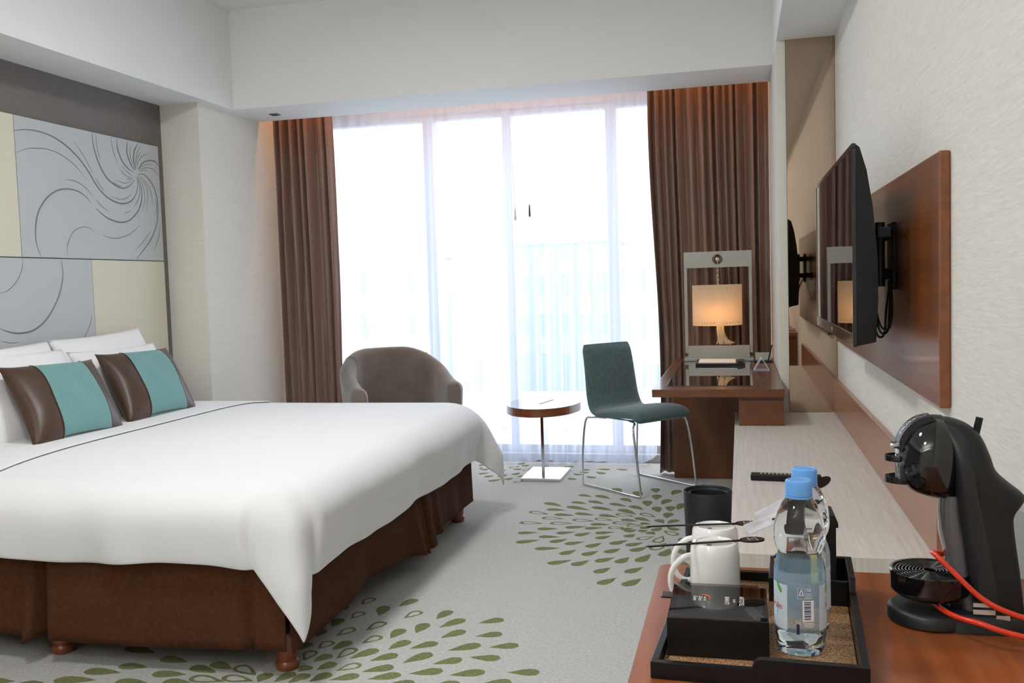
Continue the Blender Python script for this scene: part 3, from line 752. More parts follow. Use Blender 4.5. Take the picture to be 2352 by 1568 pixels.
# draped bed linen: a sheet near the pillows and the duvet over the rest
def drape(name, x0, x1, over_x, over_y, lift, wr_amp, nx, ny, solid, seed, puff):
    """cloth lying on the mattress, hanging over the foot (over_x) and both long sides (over_y)"""
    R = 0.13
    ex = BX1 - 0.072
    ey0, ey1 = BY0 + 0.068, BY1 - 0.068
    ax1 = (ex + over_x) if over_x else x1
    rnd = random.Random(seed)
    ph = [rnd.uniform(0, 6.28) for _ in range(8)]
    def fn(u, v):
        a = x0 + (ax1 - x0) * u
        b = (ey0 - over_y) + (ey1 - ey0 + 2 * over_y) * v
        da = max(0.0, a - ex) if over_x else 0.0
        sgn = 1
        db = 0.0
        if b < ey0:
            db, sgn = ey0 - b, -1
        elif b > ey1:
            db, sgn = b - ey1, 1
        d = math.hypot(da, db)
        px, py = min(a, ex) if over_x else a, min(max(b, ey0), ey1)
        if d < 1e-6:
            z = BZ + lift
            crown = puff * (1 - math.exp(-((ex - a) / 0.25) if over_x else -5)) * (1 - math.exp(-(b - ey0) / 0.22)) * (1 - math.exp(-(ey1 - b) / 0.22))
            z += crown + 0.004 * math.sin(5 * a + ph[0]) * math.sin(4 * b + ph[1])
            return (px, py, z)
        th = math.atan2(db, da)          # 0 foot side, pi/2 long side
        arc = R * PI / 2
        if d < arc:
            t = d / R
            out, drop = R * math.sin(t), R * (1 - math.cos(t))
        else:
            out, drop = R, R + (d - arc)
        hang = min(1.0, max(0.0, (d - 0.02) / 0.3))
        cornr = math.sin(2 * th) ** 1.3 if (da > 0 and db > 0) else 0.0
        # folds in the hanging part
        along = (py if th < 0.3 else px)
        wv = math.sin(16 * along + ph[2] + 1.5 * d) * 0.5 + math.sin(27 * along + ph[3] - 3 * d) * 0.3 + math.sin(9.5 * along + ph[4]) * 0.6
        fold = wr_amp * (0.45 if th < 0.3 else 1.0) * hang ** 1.5 * wv * (1 - cornr)
        if da > 0 and db > 0:
            fold += 0.016 * hang * math.cos(7 * (th - 0.70)) * math.sin(2 * th)
        out += fold + 0.03 * math.sin(PI * min(1, d / 0.34)) * (1 - cornr) + cornr * (0.11 if sgn > 0 else 0.06) * hang
        out += lift
        # at the corner the cloth is gathered: narrow the fan and let it hang as a point
        if cornr > 0:
            mid = PI / 4
            th2 = mid + (th - mid) * (1.0 + 0.0 * hang)
            out *= (0.86 + (0.30 if sgn > 0 else 0.16) * cornr * hang)
        else:
            th2 = th
        z = BZ + lift - drop - 0.055 * cornr * hang ** 2 + (0.005 if th < 0.3 else 0.010) * math.sin(8 * along + ph[5]) * hang
        return (px + out * math.cos(th2), py + sgn * out * math.sin(th2), z)
    o = grid(name, nx, ny, fn, 'linen_white', solid=solid, sub=1)
    return o
tag(drape('bed_sheet', -3.29, -2.57, 0, 0.322, 0.025, 0.007, 26, 110, 0.006, 9, 0.03), 'white sheet turned over the duvet below the pillows', 'sheet')
tag(drape('duvet', -2.75, 0, 0.372, 0.320, 0.014, 0.017, 84, 120, 0.010, 9, 0.03), 'plain white duvet draped over the foot of the bed', 'duvet')

# pillows and cushions
def pillow_fn(W, H, T, pinch=0.06, pw=2.6, s=1.0):
    def fn(u, v, side):
        a, b = 2 * u - 1, 2 * v - 1
        ea, eb = 1 - abs(a) ** pw, 1 - abs(b) ** pw
        h = T * (max(0, ea) * max(0, eb)) ** 0.5
        x = a * W / 2 * (1 - pinch * (1 - b * b) * abs(a) ** 3)
        y = b * H / 2 * (1 - pinch * (1 - a * a) * abs(b) ** 3)
        return Vector((x, y, side * h))
    return fn
def cloth_bag(name, fn, material, parent, M, n=22, u0=0.0, u1=1.0, sag=None, both=True, lift=0.0):
    v, f = [], []
    for side in ((1, -1) if both else (1,)):
        base = len(v)
        for i in range(n):
            u = u0 + (u1 - u0) * i / (n - 1)
            for j in range(n):
                p = fn(u, j / (n - 1), side)
                p.z += lift * side
                if sag:
                    p = p + sag(2 * u - 1, 2 * j / (n - 1) - 1, side)
                v.append(M @ p)
        for i in range(n - 1):
            for j in range(n - 1):
                q = (base + i * n + j, base + (i + 1) * n + j, base + (i + 1) * n + j + 1, base + i * n + j + 1)
                f.append(q if side > 0 else q[::-1])
    L = ORG[parent][0] if parent is not None else Vector((0, 0, 0))
    bm = bmesh.new()
    vv = [bm.verts.new(p - L) for p in v]
    for q in f:
        bm.faces.new([vv[k] for k in q])
    if both:
        bmesh.ops.remove_doubles(bm, verts=bm.verts, dist=0.0006)
    bmesh.ops.recalc_face_normals(bm, faces=bm.faces)
    me = bpy.data.meshes.new(name)
    bm.to_mesh(me)
    bm.free()
    me.polygons.foreach_set('use_smooth', [True] * len(me.polygons))
    return put(name, me, material, parent)
def lean_matrix(bottom, top, mid_y, roll=0.0):
    """frame of a leaning cushion: local x along +y of the room, local y up the lean, local z out of the face"""
    up = (Vector(top) - Vector(bottom))
    h = up.length
    up.normalize()
    xa = Vector((0, 1, 0))
    za = xa.cross(up).normalized()
    R3 = Matrix((xa, up, za)).transposed() @ Matrix.Rotation(roll, 3, 'Z')
    M = R3.to_4x4()
    M.translation = (Vector(bottom) + Vector(top)) / 2
    return M
rndp = random.Random(3)
def sagger(seed, a=0.006):
    r = random.Random(seed)
    p = [r.uniform(0, 6) for _ in range(6)]
    def s(u, v, side):
        e = (1 - u * u) * (1 - v * v)
        return Vector((0, 0, side * a * e * (math.sin(4 * u + p[0]) * math.sin(3 * v + p[1]) + 0.6 * math.sin(9 * u + p[2] + 4 * v))))
    return s
for W, H, T, bot, top, roll, lab in (
        (0.72, 0.46, 0.065, (-3.09, 4.19, 0.66), (-3.25, 4.19, 1.04), 0.035, 'white pillow leaning on the cream panel behind the farther cushion'),
        (0.72, 0.44, 0.065, (-3.09, 3.48, 0.655), (-3.25, 3.48, 1.02), 0.02, 'white pillow leaning on the grey panel behind the nearer cushion'),
        (0.68, 0.44, 0.075, (-2.93, 3.40, 0.655), (-3.10, 3.40, 0.985), -0.02, 'nearest white pillow in front, supporting the nearer cushion'),
        (0.68, 0.42, 0.070, (-2.94, 4.12, 0.66), (-3.10, 4.12, 0.955), 0.0, 'front white pillow supporting the farther cushion')):
    M = lean_matrix(bot, top, 0, roll)
    o = cloth_bag('pillow', pillow_fn(W, H, T), 'pillow_white', None, M, 24, sag=sagger(len(lab), 0.01))
    tag(o, lab, 'pillow', 'white bed pillows')
for bot, top, roll, lab in (
        ((-2.735, 3.40, 0.655), (-2.945, 3.44, 0.955), -0.03, 'brown satin cushion with teal band, nearer to the camera'),
        ((-2.755, 4.00, 0.655), (-2.965, 4.07, 0.965), -0.02, 'brown satin cushion with teal band, farther towards the pier')):
    M = lean_matrix(bot, (top[0], bot[1], top[2]), 0, roll)
    M.translation = (Vector(bot) + Vector(top)) / 2
    # shear so that the top leans farther along the bed, as the soft cushion does
    Sh = Matrix.Identity(4)
    Sh[0][1] = 0.18
    M = M @ Sh
    t = thing('cushion', lab, 'cushion', tuple(M.translation), 0, 'decorative cushions')
    pf = pillow_fn(0.56, 0.40, 0.072, 0.075, 2.4)
    sg = sagger(len(lab), 0.005)
    cloth_bag('cover', pf, 'cushion_brown', t, M, 26, sag=sg)
    cloth_bag('teal_band', pf, 'cushion_teal', t, M, 22, 0.27, 0.80, sag=sg, both=False, lift=0.0022)
    for uu in (0.27, 0.80):
        pts = []
        for j in range(24):
            p = pf(uu, 0.01 + 0.98 * j / 23, 1)
            p.z += 0.002
            p += sg(2 * uu - 1, 2 * (0.01 + 0.98 * j / 23) - 1, 1)
            pts.append(M @ p)
        tube('seam', pts, 0.0016, 'cushion_brown', t, 5)

# ================================================================== taupe tub armchair
ac = thing('armchair', 'taupe upholstered tub armchair between the bed and the left curtain', 'armchair', (-2.085, 5.41, 0), math.radians(37))
def tub_path(s):
    """plan of the shell, front of one arm to front of the other; local x sideways, -y is forward"""
    A, B = 0.29, 0.335
    Ls, Lc = 0.27, PI * B
    L = 2 * Ls + Lc
    d = s * L
    if d < Ls:
        return Vector((B, -A + d * (A / Ls) * 0.9, 0)), Vector((1, 0, 0))
    if d > Ls + Lc:
        return Vector((-B, -A * 0.1 - (d - Ls - Lc) * (A / Ls) * 0.9, 0)), Vector((-1, 0, 0))
    th = (d - Ls) / B
    n = Vector((math.cos(th), math.sin(th), 0))
    return Vector((0, -A * 0.1, 0)) + n * B, n
def tub_h(s):
    q = abs(s - 0.5) * 2
    t = min(1, max(0, (q - 0.16) / 0.80))
    t = t * t * (3 - 2 * t)
    return 0.868 - 0.195 * t
def tub_fn(u, v):
    p, n = tub_path(u)
    h = tub_h(u)
    q = abs(u - 0.5) * 2
    T = 0.085 + 0.015 * q
    # section: up the outside, over the rounded rim, down the inside
    if v < 0.4:
        k = v / 0.4
        z = 0.14 + (h - 0.05 - 0.14) * k
        o = 0.012 * k - 0.02 * (1 - k)
    elif v < 0.6:
        a = (v - 0.4) / 0.2 * PI
        z = h - 0.05 + 0.05 * math.sin(a)
        o = 0.012 - T / 2 + T / 2 * math.cos(a)
    else:
        k = (v - 0.6) / 0.4
        z = (h - 0.05) * (1 - k) + 0.33 * k
        o = 0.012 - T - 0.015 * k
    end = max(0.0, (q - 0.94) / 0.06)
    sq = 1 - 0.35 * end ** 3
    r = p + n * (o if end == 0 else (-T / 2 + (o + T / 2) * sq))
    return (r.x, r.y, z - 0.012 * end ** 2)
grid('shell', 64, 41, tub_fn, 'armchair_taupe', ac, local=True)
for s in (0.0, 1.0):   # padded arm fronts
    ring = [tub_fn(s, j / 40) for j in range(41)]
    cxy = Vector((sum(p[0] for p in ring) / 41, sum(p[1] for p in ring) / 41 - 0.022, 0.42))
    vv = [Vector(p) for p in ring] + [Vector((p[0] * 0.75 + cxy.x * 0.25, p[1] - 0.016, p[2] * 0.93 + 0.02)) for p in ring]
    ff = [(j, j + 1, 41 + j + 1, 41 + j) for j in range(40)] + [tuple(range(41, 82))]
    mk('arm_front', vv, ff, 'armchair_taupe', ac, True, True)
bmx = bmesh.new()
addbox(bmx, (-0.245, -0.33, 0.27), (0.245, 0.22, 0.44), 0.05, 4)
mkbm('seat_cushion', bmx, 'armchair_taupe', ac, local=True, smooth=True)
box('seat_frame', (-0.27, -0.28, 0.13), (0.27, 0.2, 0.28), 'armchair_taupe', ac, 0.01, local=True)
for x in (-0.24, 0.24):
    for y in (-0.24, 0.2):
        lathe('leg', [(0.014, 0), (0.022, 0.14)], 'wood_dark', ac, 16, x, y, local=True)
# seams where the arms meet the back
for sg in (0.30, 0.70):
    pts = []
    for j in range(18, 38):
        p = tub_fn(sg, j / 40)
        pts.append((p[0] * 0.998, p[1] * 0.998, p[2] + 0.001))
    tube('seam', pts, 0.002, 'armchair_taupe', ac, 5, local=True)

# ================================================================== oval side table
tb = thing('side_table', 'oval wood-edged side table on a chrome blade and square plate', 'table', (-1.245, 5.86, 0))
def oval(a, b, n=56):
    return [(-1.245 + a * math.cos(2 * PI * k / n), 5.86 + b * math.sin(2 * PI * k / n)) for k in range(n)]
prism('edge_band', oval(0.236, 0.335), 'z', 0.427, 0.476, 'wood_panel', tb)
mat('table_gloss', (0.10, 0.035, 0.02), 0.05, coat=1.0)
prism('table_top', oval(0.233, 0.332), 'z', 0.476, 0.4785, 'table_gloss', tb)
box('blade', (-1.257, 5.79, 0.018), (-1.237, 5.93, 0.427), 'chrome', tb, 0.002)
box('base_plate', (-1.372, 5.67, 0), (-1.112, 6.04, 0.020), 'brushed_steel', tb, 0.003)
pn = thing('paper_stick', 'slim white paper stick lying on the oval side table', 'stick', (-1.24, 5.87, 0.4785))
prism('sleeve', [(-1.262, 5.795), (-1.250, 5.792), (-1.205, 5.985), (-1.217, 5.988)], 'z', 0.4787, 0.4812, 'paper_white', pn)
prism('crimped_end', [(-1.264, 5.785), (-1.252, 5.782), (-1.250, 5.792), (-1.262, 5.795)], 'z', 0.4787, 0.4800, 'paper_white', pn)

# ================================================================== desk chair
dc = thing('desk_chair', 'teal tweed desk chair on a chrome sled wire frame', 'chair', (-0.62, 5.60, 0), math.radians(-41))
prof = cat([(0.235, 0, 0.428), (0.222, 0, 0.452), (0.17, 0, 0.470), (0.06, 0, 0.468), (-0.06, 0, 0.455), (-0.135, 0, 0.452), (-0.185, 0, 0.475), (-0.215, 0, 0.545), (-0.232, 0, 0.64), (-0.250, 0, 0.75), (-0.275, 0, 0.862)], 5)
def shell_part(name, i0, i1, parent):
    P = prof[i0:i1 + 1]
    n = 30
    v, f = [], []
    N = len(prof) - 1
    for q, p in enumerate(P):
        gi = i0 + q
        a, b = prof[max(0, gi - 1)], prof[min(N, gi + 1)]
        d = (b - a).normalized()
        nn = Vector((-d.z, 0, d.x))
        t = gi / N
        half = 0.218 - (0.026 * max(0, (t - 0.5) / 0.5)) - 0.012 * max(0, 0.1 - t) / 0.1
        th = 0.023 + 0.012 * math.exp(-((t - 0.25) / 0.22) ** 2)
        endk = min(1.0, gi / 2.0, (N - gi) / 2.0)
        th *= (0.35 + 0.65 * math.sin(endk * PI / 2))
        half -= 0.012 * (1 - math.sin(endk * PI / 2))
        for k in range(n):
            a2 = 2 * PI * k / n
            c, s = math.cos(a2), math.sin(a2)
            ex = 5.0
            yy = half * math.copysign(abs(c) ** (2 / ex), c)
            zz = th * math.copysign(abs(s) ** (2 / 2.6), s)
            curve = -0.02 * (yy / half) ** 2 * max(0, t - 0.45)
            v.append(p + Vector((0, yy, 0)) + nn * (zz) + Vector((-curve, 0, 0)))
    for i in range(len(P) - 1):
        for k in range(n):
            l = (k + 1) % n
            f.append((i * n + k, i * n + l, (i + 1) * n + l, (i + 1) * n + k))
    f.append(tuple(range(n - 1, -1, -1)))
    f.append(tuple((len(P) - 1) * n + k for k in range(n)))
    o = mk(name, v, f, 'chair_tweed', parent, False, True)
    sharp(o, 60)
    return o
shell_part('seat', 0, 30, dc)
shell_part('backrest', 30, len(prof) - 1, dc)
for s in (-1, 1):
    y = 0.225 * s
    pts = cat([(-0.10, y * 0.70, 0.425), (-0.185, y * 0.85, 0.424), (-0.222, y * 0.96, 0.40), (-0.245, y, 0.20), (-0.25, y, 0.05), (-0.247, y, 0.02), (-0.225, y, 0.0075),
               (0.0, y, 0.0075), (0.235, y, 0.0075), (0.262, y, 0.02), (0.262, y, 0.05), (0.235, y, 0.24), (0.205, y * 0.97, 0.395), (0.19, y * 0.85, 0.423), (0.10, y * 0.70, 0.428)], 5)
    tube('leg_frame', pts, 0.0065, 'chrome', dc, 10, local=True)
    tube('seat_rail', [(-0.14, y * 0.70, 0.427), (0.16, y * 0.70, 0.430)], 0.005, 'chrome', dc, 8, local=True)
for x in (-0.12, 0.14):
    tube('cross_rail', [(x, -0.17, 0.427), (x, 0.17, 0.427)], 0.005, 'chrome', dc, 8, local=True)

# ================================================================== desk
dk = thing('desk', 'glossy brown wooden desk with dark glass inlay standing by the curtain', 'desk', (-0.105, 5.1, 0))
box('table_top', (-0.397, 4.237, 0.714), (0.184, 5.905, 0.75), 'wood_dark', dk, 0.0025)
box('glass_inlay', (-0.342, 4.365, 0.7495), (0.052, 5.76, 0.7525), 'dark_glass', dk, 0.001)
box('leg_panel', (-0.418, 5.855, 0), (0.16, 5.893, 0.714), 'wood_upright', dk, 0.002)
dr = box('drawer', (-0.012, 4.275, 0.583), (0.181, 4.70, 0.714), 'wood_dark', dk, 0.002)
box('drawer_front', (-0.012, 4.268, 0.583), (0.181, 4.275, 0.698), 'wood_dark', dr, 0.001)

# frame lamp on the desk
lp = thing('desk_lamp', 'desk lamp with drum shade hung inside a pewter rectangular frame', 'lamp', (-0.128, 5.71, 0.7525))
LY = 5.70
def ring_hole_bar():
    # top bar with a round hole: outer rectangle and a circle bridged on both faces
    cx, cz, r = -0.128, 1.357, 0.030
    x0, x1, z0, z1 = -0.325, 0.070, 1.310, 1.405
    n = 48
    v, f = [], []
    for yy in (LY - 0.02, LY + 0.02):
        for k in range(n):
            a = 2 * PI * k / n
            c, s = math.cos(a), math.sin(a)
            v.append((cx + r * c, yy, cz + r * s))
        for k in range(n):
            a = 2 * PI * k / n
            c, s = math.cos(a), math.sin(a)
            t = min(((x1 - cx) / c if c > 0 else (x0 - cx) / c) if abs(c) > 1e-6 else 9, ((z1 - cz) / s if s > 0 else (z0 - cz) / s) if abs(s) > 1e-6 else 9)
            v.append((cx + t * c, yy, cz + t * s))
    # the four corners replace the nearest rim points
    for base in (n, 3 * n):
        for X, Z in ((x0, z0), (x0, z1), (x1, z0), (x1, z1)):
            k = min(range(n), key=lambda q: (v[base + q][0] - X) ** 2 + (v[base + q][2] - Z) ** 2)
            v[base + k] = (X, v[base + k][1], Z)
    for k in range(n):
        l = (k + 1) % n
        f.append((k, n + k, n + l, l))
        f.append((2 * n + k, 2 * n + l, 3 * n + l, 3 * n + k))
        f.append((k, l, 2 * n + l, 2 * n + k))
        f.append((n + k, 3 * n + k, 3 * n + l, n + l))
    return v, f
v, f = ring_hole_bar()
mk('top_bar', v, f, 'pewter', lp)
for x0, x1 in ((-0.325, -0.307), (0.052, 0.070)):
    box('upright', (x0, LY - 0.02, 0.80), (x1, LY + 0.02, 1.310), 'pewter', lp, 0.0015)
box('lower_bar', (-0.307, LY - 0.028, 0.772), (0.052, LY + 0.024, 0.842), 'pewter', lp, 0.002)
box('base_plate', (-0.33, LY - 0.06, 0.7527), (0.074, LY + 0.09, 0.772), 'pewter', lp, 0.003)
bmx = bmesh.new()
bmesh.ops.create_uvsphere(bmx, u_segments=24, v_segments=16, radius=0.019)
bmesh.ops.translate(bmx, verts=bmx.verts, vec=(-0.128, LY - 0.004, 1.357))
mkbm('knob', bmx, 'silver_ball', lp, smooth=True)
tube('knob_pin', [(-0.128, LY - 0.002, 1.345), (-0.128, LY - 0.002, 1.315)], 0.006, 'silver_ball', lp, 10)
spr = [(-0.128 + 0.007 * math.cos(k * 0.6), LY + 0.007 * math.sin(k * 0.6), 1.312 - 0.00088 * k) for k in range(122)]
tube('spring_stem', spr, 0.0030, 'silver_ball', lp, 6)
def shade_build():
    n = 192
    zs = [0.966, 0.980, 0.987, 1.18, 1.186, 1.206]
    v, f = [], []
    for i in range(n):
        a = 2 * PI * i / n
        for z in zs:
            v.append((-0.134 + 0.1455 * math.cos(a), LY + 0.132 * math.sin(a), z))
    k = len(zs)
    for i in range(n):
        j = (i + 1) % n
        for q in range(k - 1):
            if (q == 1 and i % 4 == 0) or (q == 3 and i % 6 == 0):
                continue
            f.append((i * k + q, j * k + q, j * k + q + 1, i * k + q + 1))
    return v, f
v, f = shade_build()
mk('shade', v, f, 'lamp_shade', lp, True)
lathe('bulb', [(0.0005, 1.010), (0.018, 1.020), (0.024, 1.040), (0.018, 1.062), (0.010, 1.075), (0.010, 1.10)], 'bulb_glow', lp, 16, -0.134, LY)
rf = random.Random(12)
vv, ff = [], []
for k in range(60):
    a = rf.uniform(0, 2 * PI)
    r0 = 0.022 * math.sqrt(rf.random())
    q = rf.random() ** 1.4
    x0, y0 = -0.118 + r0 * math.cos(a), LY + r0 * math.sin(a)
    x1 = x0 - 0.012 + 0.085 * q
    z_end = 0.8445 + 0.012 * rf.random()
    pts = cat([(x0, y0, 1.02), (x0 + 0.001, y0, 0.96), (x0 + 0.006 * q, y0, 0.92), (x0 + 0.03 * q, y0, 0.875), (x1, y0 + 0.01 * (rf.random() - 0.5), z_end)], 4)
    tv, tf = tube_data(pts, 0.0014, 4)
    o_ = len(vv)
    vv += tv
    ff += [tuple(i + o_ for i in t) for t in tf]
mk('fringe', vv, ff, 'thread_cream', lp, True)
pl = bpy.data.lights.new('lamp_bulb', 'POINT')
pl.energy = 0.8
pl.color = (1.0, 0.55, 0.22)
pl.shadow_soft_size = 0.03
plo = bpy.data.objects.new('lamp_bulb', pl)
C.objects.link(plo)
plo.location = (-0.134, LY - 0.045, 1.035)

# things lying on the desk
npad = thing('notepad_holder', 'black leather holder with white notepaper lying on the glass inlay', 'notepad', (-0.11, 5.47, 0.7525))
prism('tray', [(-0.252, 5.36), (0.022, 5.34), (0.022, 5.60), (-0.252, 5.62)], 'z', 0.7526, 0.766, 'black_satin', npad, 0.002)
prism('paper', [(-0.236, 5.375), (-0.03, 5.36), (-0.03, 5.585), (-0.236, 5.60)], 'z', 0.766, 0.7705, 'paper_white', npad)
box('pen_rest', (-0.018, 5.36, 0.766), (0.012, 5.58, 0.772), 'black_satin', npad, 0.002)
tube('pen', [(-0.012, 5.38, 0.774), (-0.004, 5.52, 0.774)], 0.004, 'black_satin', npad, 8)
tc = thing('tent_card', 'clear folded tent card standing on the right of the desk', 'card', (0.105, 5.08, 0.75))
box('foot', (0.064, 5.055, 0.7503), (0.146, 5.165, 0.754), 'card_clear', tc)
for sx, x0 in ((1, 0.064), (-1, 0.146)):
    mk('leaf', [(x0, 5.055, 0.752), (x0, 5.165, 0.752), (0.105, 5.165, 0.822), (0.105, 5.055, 0.822), (x0 + 0.003 * sx, 5.055, 0.752), (x0 + 0.003 * sx, 5.165, 0.752), (0.105 + 0.002 * sx, 5.165, 0.817), (0.105 + 0.002 * sx, 5.055, 0.817)],
       [(0, 1, 2, 3), (7, 6, 5, 4), (0, 3, 7, 4), (1, 5, 6, 2), (0, 4, 5, 1), (3, 2, 6, 7)], 'card_clear', tc)
cs = thing('card_stand', 'small black stand with a grey card by the right curtain', 'stand', (0.13, 5.62, 0.75))
box('base', (0.075, 5.56, 0.7503), (0.178, 5.68, 0.757), 'black_satin', cs, 0.002)
mk('card', [(0.082, 5.66, 0.757), (0.172, 5.66, 0.757), (0.172, 5.675, 0.80), (0.082, 5.675, 0.80), (0.082, 5.663, 0.757), (0.172, 5.663, 0.757), (0.172, 5.678, 0.80), (0.082, 5.678, 0.80)],
   [(0, 1, 2, 3), (7, 6, 5, 4), (0, 4, 5, 1), (3, 2, 6, 7), (0, 3, 7, 4), (1, 5, 6, 2)], 'remote_grey', cs)
tube('stylus', [(0.155, 5.63, 0.757), (0.176, 5.64, 0.845)], 0.004, 'black_satin', cs, 8)

# ================================================================== waste bin
bn = thing('waste_bin', 'black cylindrical waste bin with inner rim beside the pale bench', 'bin', (-0.157, 4.25, 0))
lathe('body', [(0.098, 0), (0.100, 0.004), (0.108, 0.285), (0.106, 0.290), (0.101, 0.290), (0.098, 0.282), (0.094, 0.02), (0.001, 0.02)], 'bin_black', bn, 48, -0.157, 4.25)
lathe('liner', [(0.092, 0.02), (0.090, 0.272), (0.095, 0.278), (0.0975, 0.276)], 'bin_black', bn, 48, -0.157, 4.25, cap=False)
tube('clip', [(-0.235, 4.235, 0.283), (-0.228, 4.24, 0.262)], 0.005, 'charcoal', bn, 8)

# ================================================================== right wall: mirror, bench, upstand, television
mr = thing('wall_mirror', 'tall bronze-tinted mirror strip at the end of the bench', 'mirror', (0.34, 4.71, 0.584))
box('glass', (0.2285, 4.708, 0.584), (0.4505, 4.7135, 2.368), 'bronze_mirror', mr)
box('edge_strip', (0.2275, 4.707, 0.584), (0.2287, 4.7138, 2.368), 'gap_dark', mr)
box('edge_strip', (0.4500, 4.707, 0.584), (0.4515, 4.7138, 2.368), 'gap_dark', mr)

bc = thing('bench', 'long low pale wood-grain bench along the right wall', 'bench', (0.2, 3.5, 0))
box('top', (-0.033, 2.281, 0.537), (0.4515, 4.707, 0.582), ['pale_wood'], bc, 0.001)
box('front_edge', (-0.033, 2.2795, 0.537), (0.4515, 2.2812, 0.5815), 'pale_wood_end', bc)
box('cabinet', (0.02, 2.40, 0.12), (0.4515, 4.69, 0.537), 'pale_wood', bc, 0.002)
box('plinth', (0.08, 2.45, 0), (0.4515, 4.65, 0.12), 'black_matte', bc)
us = box('upstand', (0.432, 2.281, 0.5825), (0.4515, 4.706, 0.748), 'wood_strip', None, 0.0015)
tag(us, 'brown wooden upstand running along the wall above the bench', 'upstand')

wp = thing('tv_board', 'large reddish wooden board on the wall behind the television', 'board', (0.44, 3.3, 0.943))
box('face', (0.4275, 2.222, 0.943), (0.4518, 4.50, 1.512), 'wood_panel', wp, 0.004)

tv = thing('television', 'black flat television on a wall arm in front of the wooden board', 'television', (0.285, 3.09, 1.06))
TX, TY0, TY1, TZ0, TZ1 = 0.282, 2.52, 3.66, 1.060, 1.578
# back shell: thin at the top, deeper below
prism('back_shell', [(TX + 0.006, TZ0 + 0.002), (TX + 0.054, TZ0 + 0.012), (TX + 0.060, TZ0 + 0.12), (TX + 0.058, TZ0 + 0.24), (TX + 0.048, TZ0 + 0.36), (TX + 0.034, TZ0 + 0.45), (TX + 0.018, TZ1 - 0.010), (TX + 0.006, TZ1)], 'y', TY0 + 0.002, TY1 - 0.002, 'black_satin', tv, 0.002)
box('screen', (TX - 0.0005, TY0 + 0.012, TZ0 + 0.034), (TX + 0.006, TY1 - 0.012, TZ1 - 0.012), 'black_screen', tv)
for nm, a, b in (('bezel', (TX - 0.002, TY0, TZ1 - 0.012), (TX + 0.008, TY1, TZ1)), ('bezel', (TX - 0.002, TY0, TZ0 + 0.034), (TX + 0.008, TY0 + 0.012, TZ1 - 0.012)),
                 ('bezel', (TX - 0.002, TY1 - 0.012, TZ0 + 0.034), (TX + 0.008, TY1, TZ1 - 0.012)), ('chin', (TX - 0.002, TY0, TZ0), (TX + 0.008, TY1, TZ0 + 0.034))):
    box(nm, a, b, 'black_gloss', tv, 0.001)
bd = lathe('badge', [(0.0001, 0), (0.0065, 0), (0.0065, 0.0012), (0.0001, 0.0012)], 'chrome', tv, 16)
for vtx in bd.data.vertices:
    x, y, z = vtx.co
    L = ORG[tv][0]
    X, Y, Z = x + L.x, y + L.y, z + L.z
    vtx.co = (TX - 0.002 - Z - L.x, 3.09 + X - L.y, TZ0 + 0.017 + Y - L.z)
# arm
box('wall_plate', (0.418, 2.80, 1.20), (0.4273, 2.90, 1.39), 'black_matte', tv, 0.002)
box('tv_plate', (0.342, 2.72, 1.20), (0.350, 3.0, 1.40), 'black_matte', tv, 0.002)
for z in (1.355, 1.245):
    prism('arm', [(0.348, 2.90), (0.348, 2.94), (0.418, 2.87), (0.418, 2.83)], 'z', z - 0.016, z + 0.016, 'black_matte', tv, 0.003)
lathe('pivot', [(0.013, 1.21), (0.013, 1.39)], 'charcoal', tv, 14, 0.385, 2.80)
box('hinge', (0.365, 2.70, 1.345), (0.40, 2.74, 1.372), 'charcoal', tv, 0.002)
for y in (2.74, 2.96):
    box('bracket', (0.336, y, 1.16), (0.360, y + 0.018, 1.41), 'charcoal', tv, 0.002)
for k, (y0, dz) in enumerate(((2.62, 0.0), (2.68, -0.012), (2.58, 0.012))):
    tube('cable', cat([(0.338, y0, 1.19), (0.347, y0 - 0.01, 1.13), (0.362, y0 + 0.01, 1.09 + dz), (0.382, y0 + 0.03, 1.095 + dz), (0.392, y0 + 0.06, 1.15), (0.418, 2.84, 1.23)], 6), 0.0033, 'cable_black', tv, 6)

# remote control on the bench
rm = thing('remote_control', 'slim black remote control lying across the bench', 'remote', (0.135, 3.13, 0.5825))
prism('body', [(0.024, 3.110), (0.242, 3.092), (0.246, 3.098), (0.246, 3.130), (0.242, 3.136), (0.026, 3.154)], 'z', 0.5826, 0.602, 'black_satin', rm, 0.003)
for i in range(9):
    x = 0.055 + i * 0.0125
    for j in range(3):
        y = 3.122 - (x - 0.055) * 0.085 + j * 0.009
        box('button', (x, y, 0.6018), (x + 0.007, y + 0.005, 0.6032), 'remote_grey', rm)
box('blue_keys', (0.172, 3.106, 0.6018), (0.205, 3.136, 0.603), 'remote_blue', rm)

# ================================================================== foreground counter
ct = thing('counter', 'reddish wooden coffee counter in the foreground', 'counter', (0.16, 0.95, 0))
def rounded(x0, x1, y0, y1, r, corners, n=5):
    out = []
    for (cx, cy, a0, on) in ((x1 - r, y1 - r, 0, corners[0]), (x0 + r, y1 - r, 90, corners[1]), (x0 + r, y0 + r, 180, corners[2]), (x1 - r, y0 + r, 270, corners[3])):
        if on:
            for k in range(n + 1):
                a = math.radians(a0 + 90 * k / n)
                out.append((cx + r * math.cos(a), cy + r * math.sin(a)))
        else:
            a = math.radians(a0 + 45)
            out.append((cx + r * math.copysign(1, math.cos(a)), cy + r * math.copysign(1, math.sin(a))))
    return out
prism('top', rounded(-0.134, 0.4515, 0.42, 1.516, 0.012, (0, 1, 1, 0)), 'z', 0.753, 0.783, 'wood_counter', ct, 0.002)
box('cabinet', (-0.115, 0.45, 0.06), (0.4515, 1.49, 0.753), 'wood_upright', ct, 0.002)
dd = box('door', (-0.128, 0.48, 0.08), (-0.115, 1.47, 0.745), 'wood_upright', ct, 0.002)
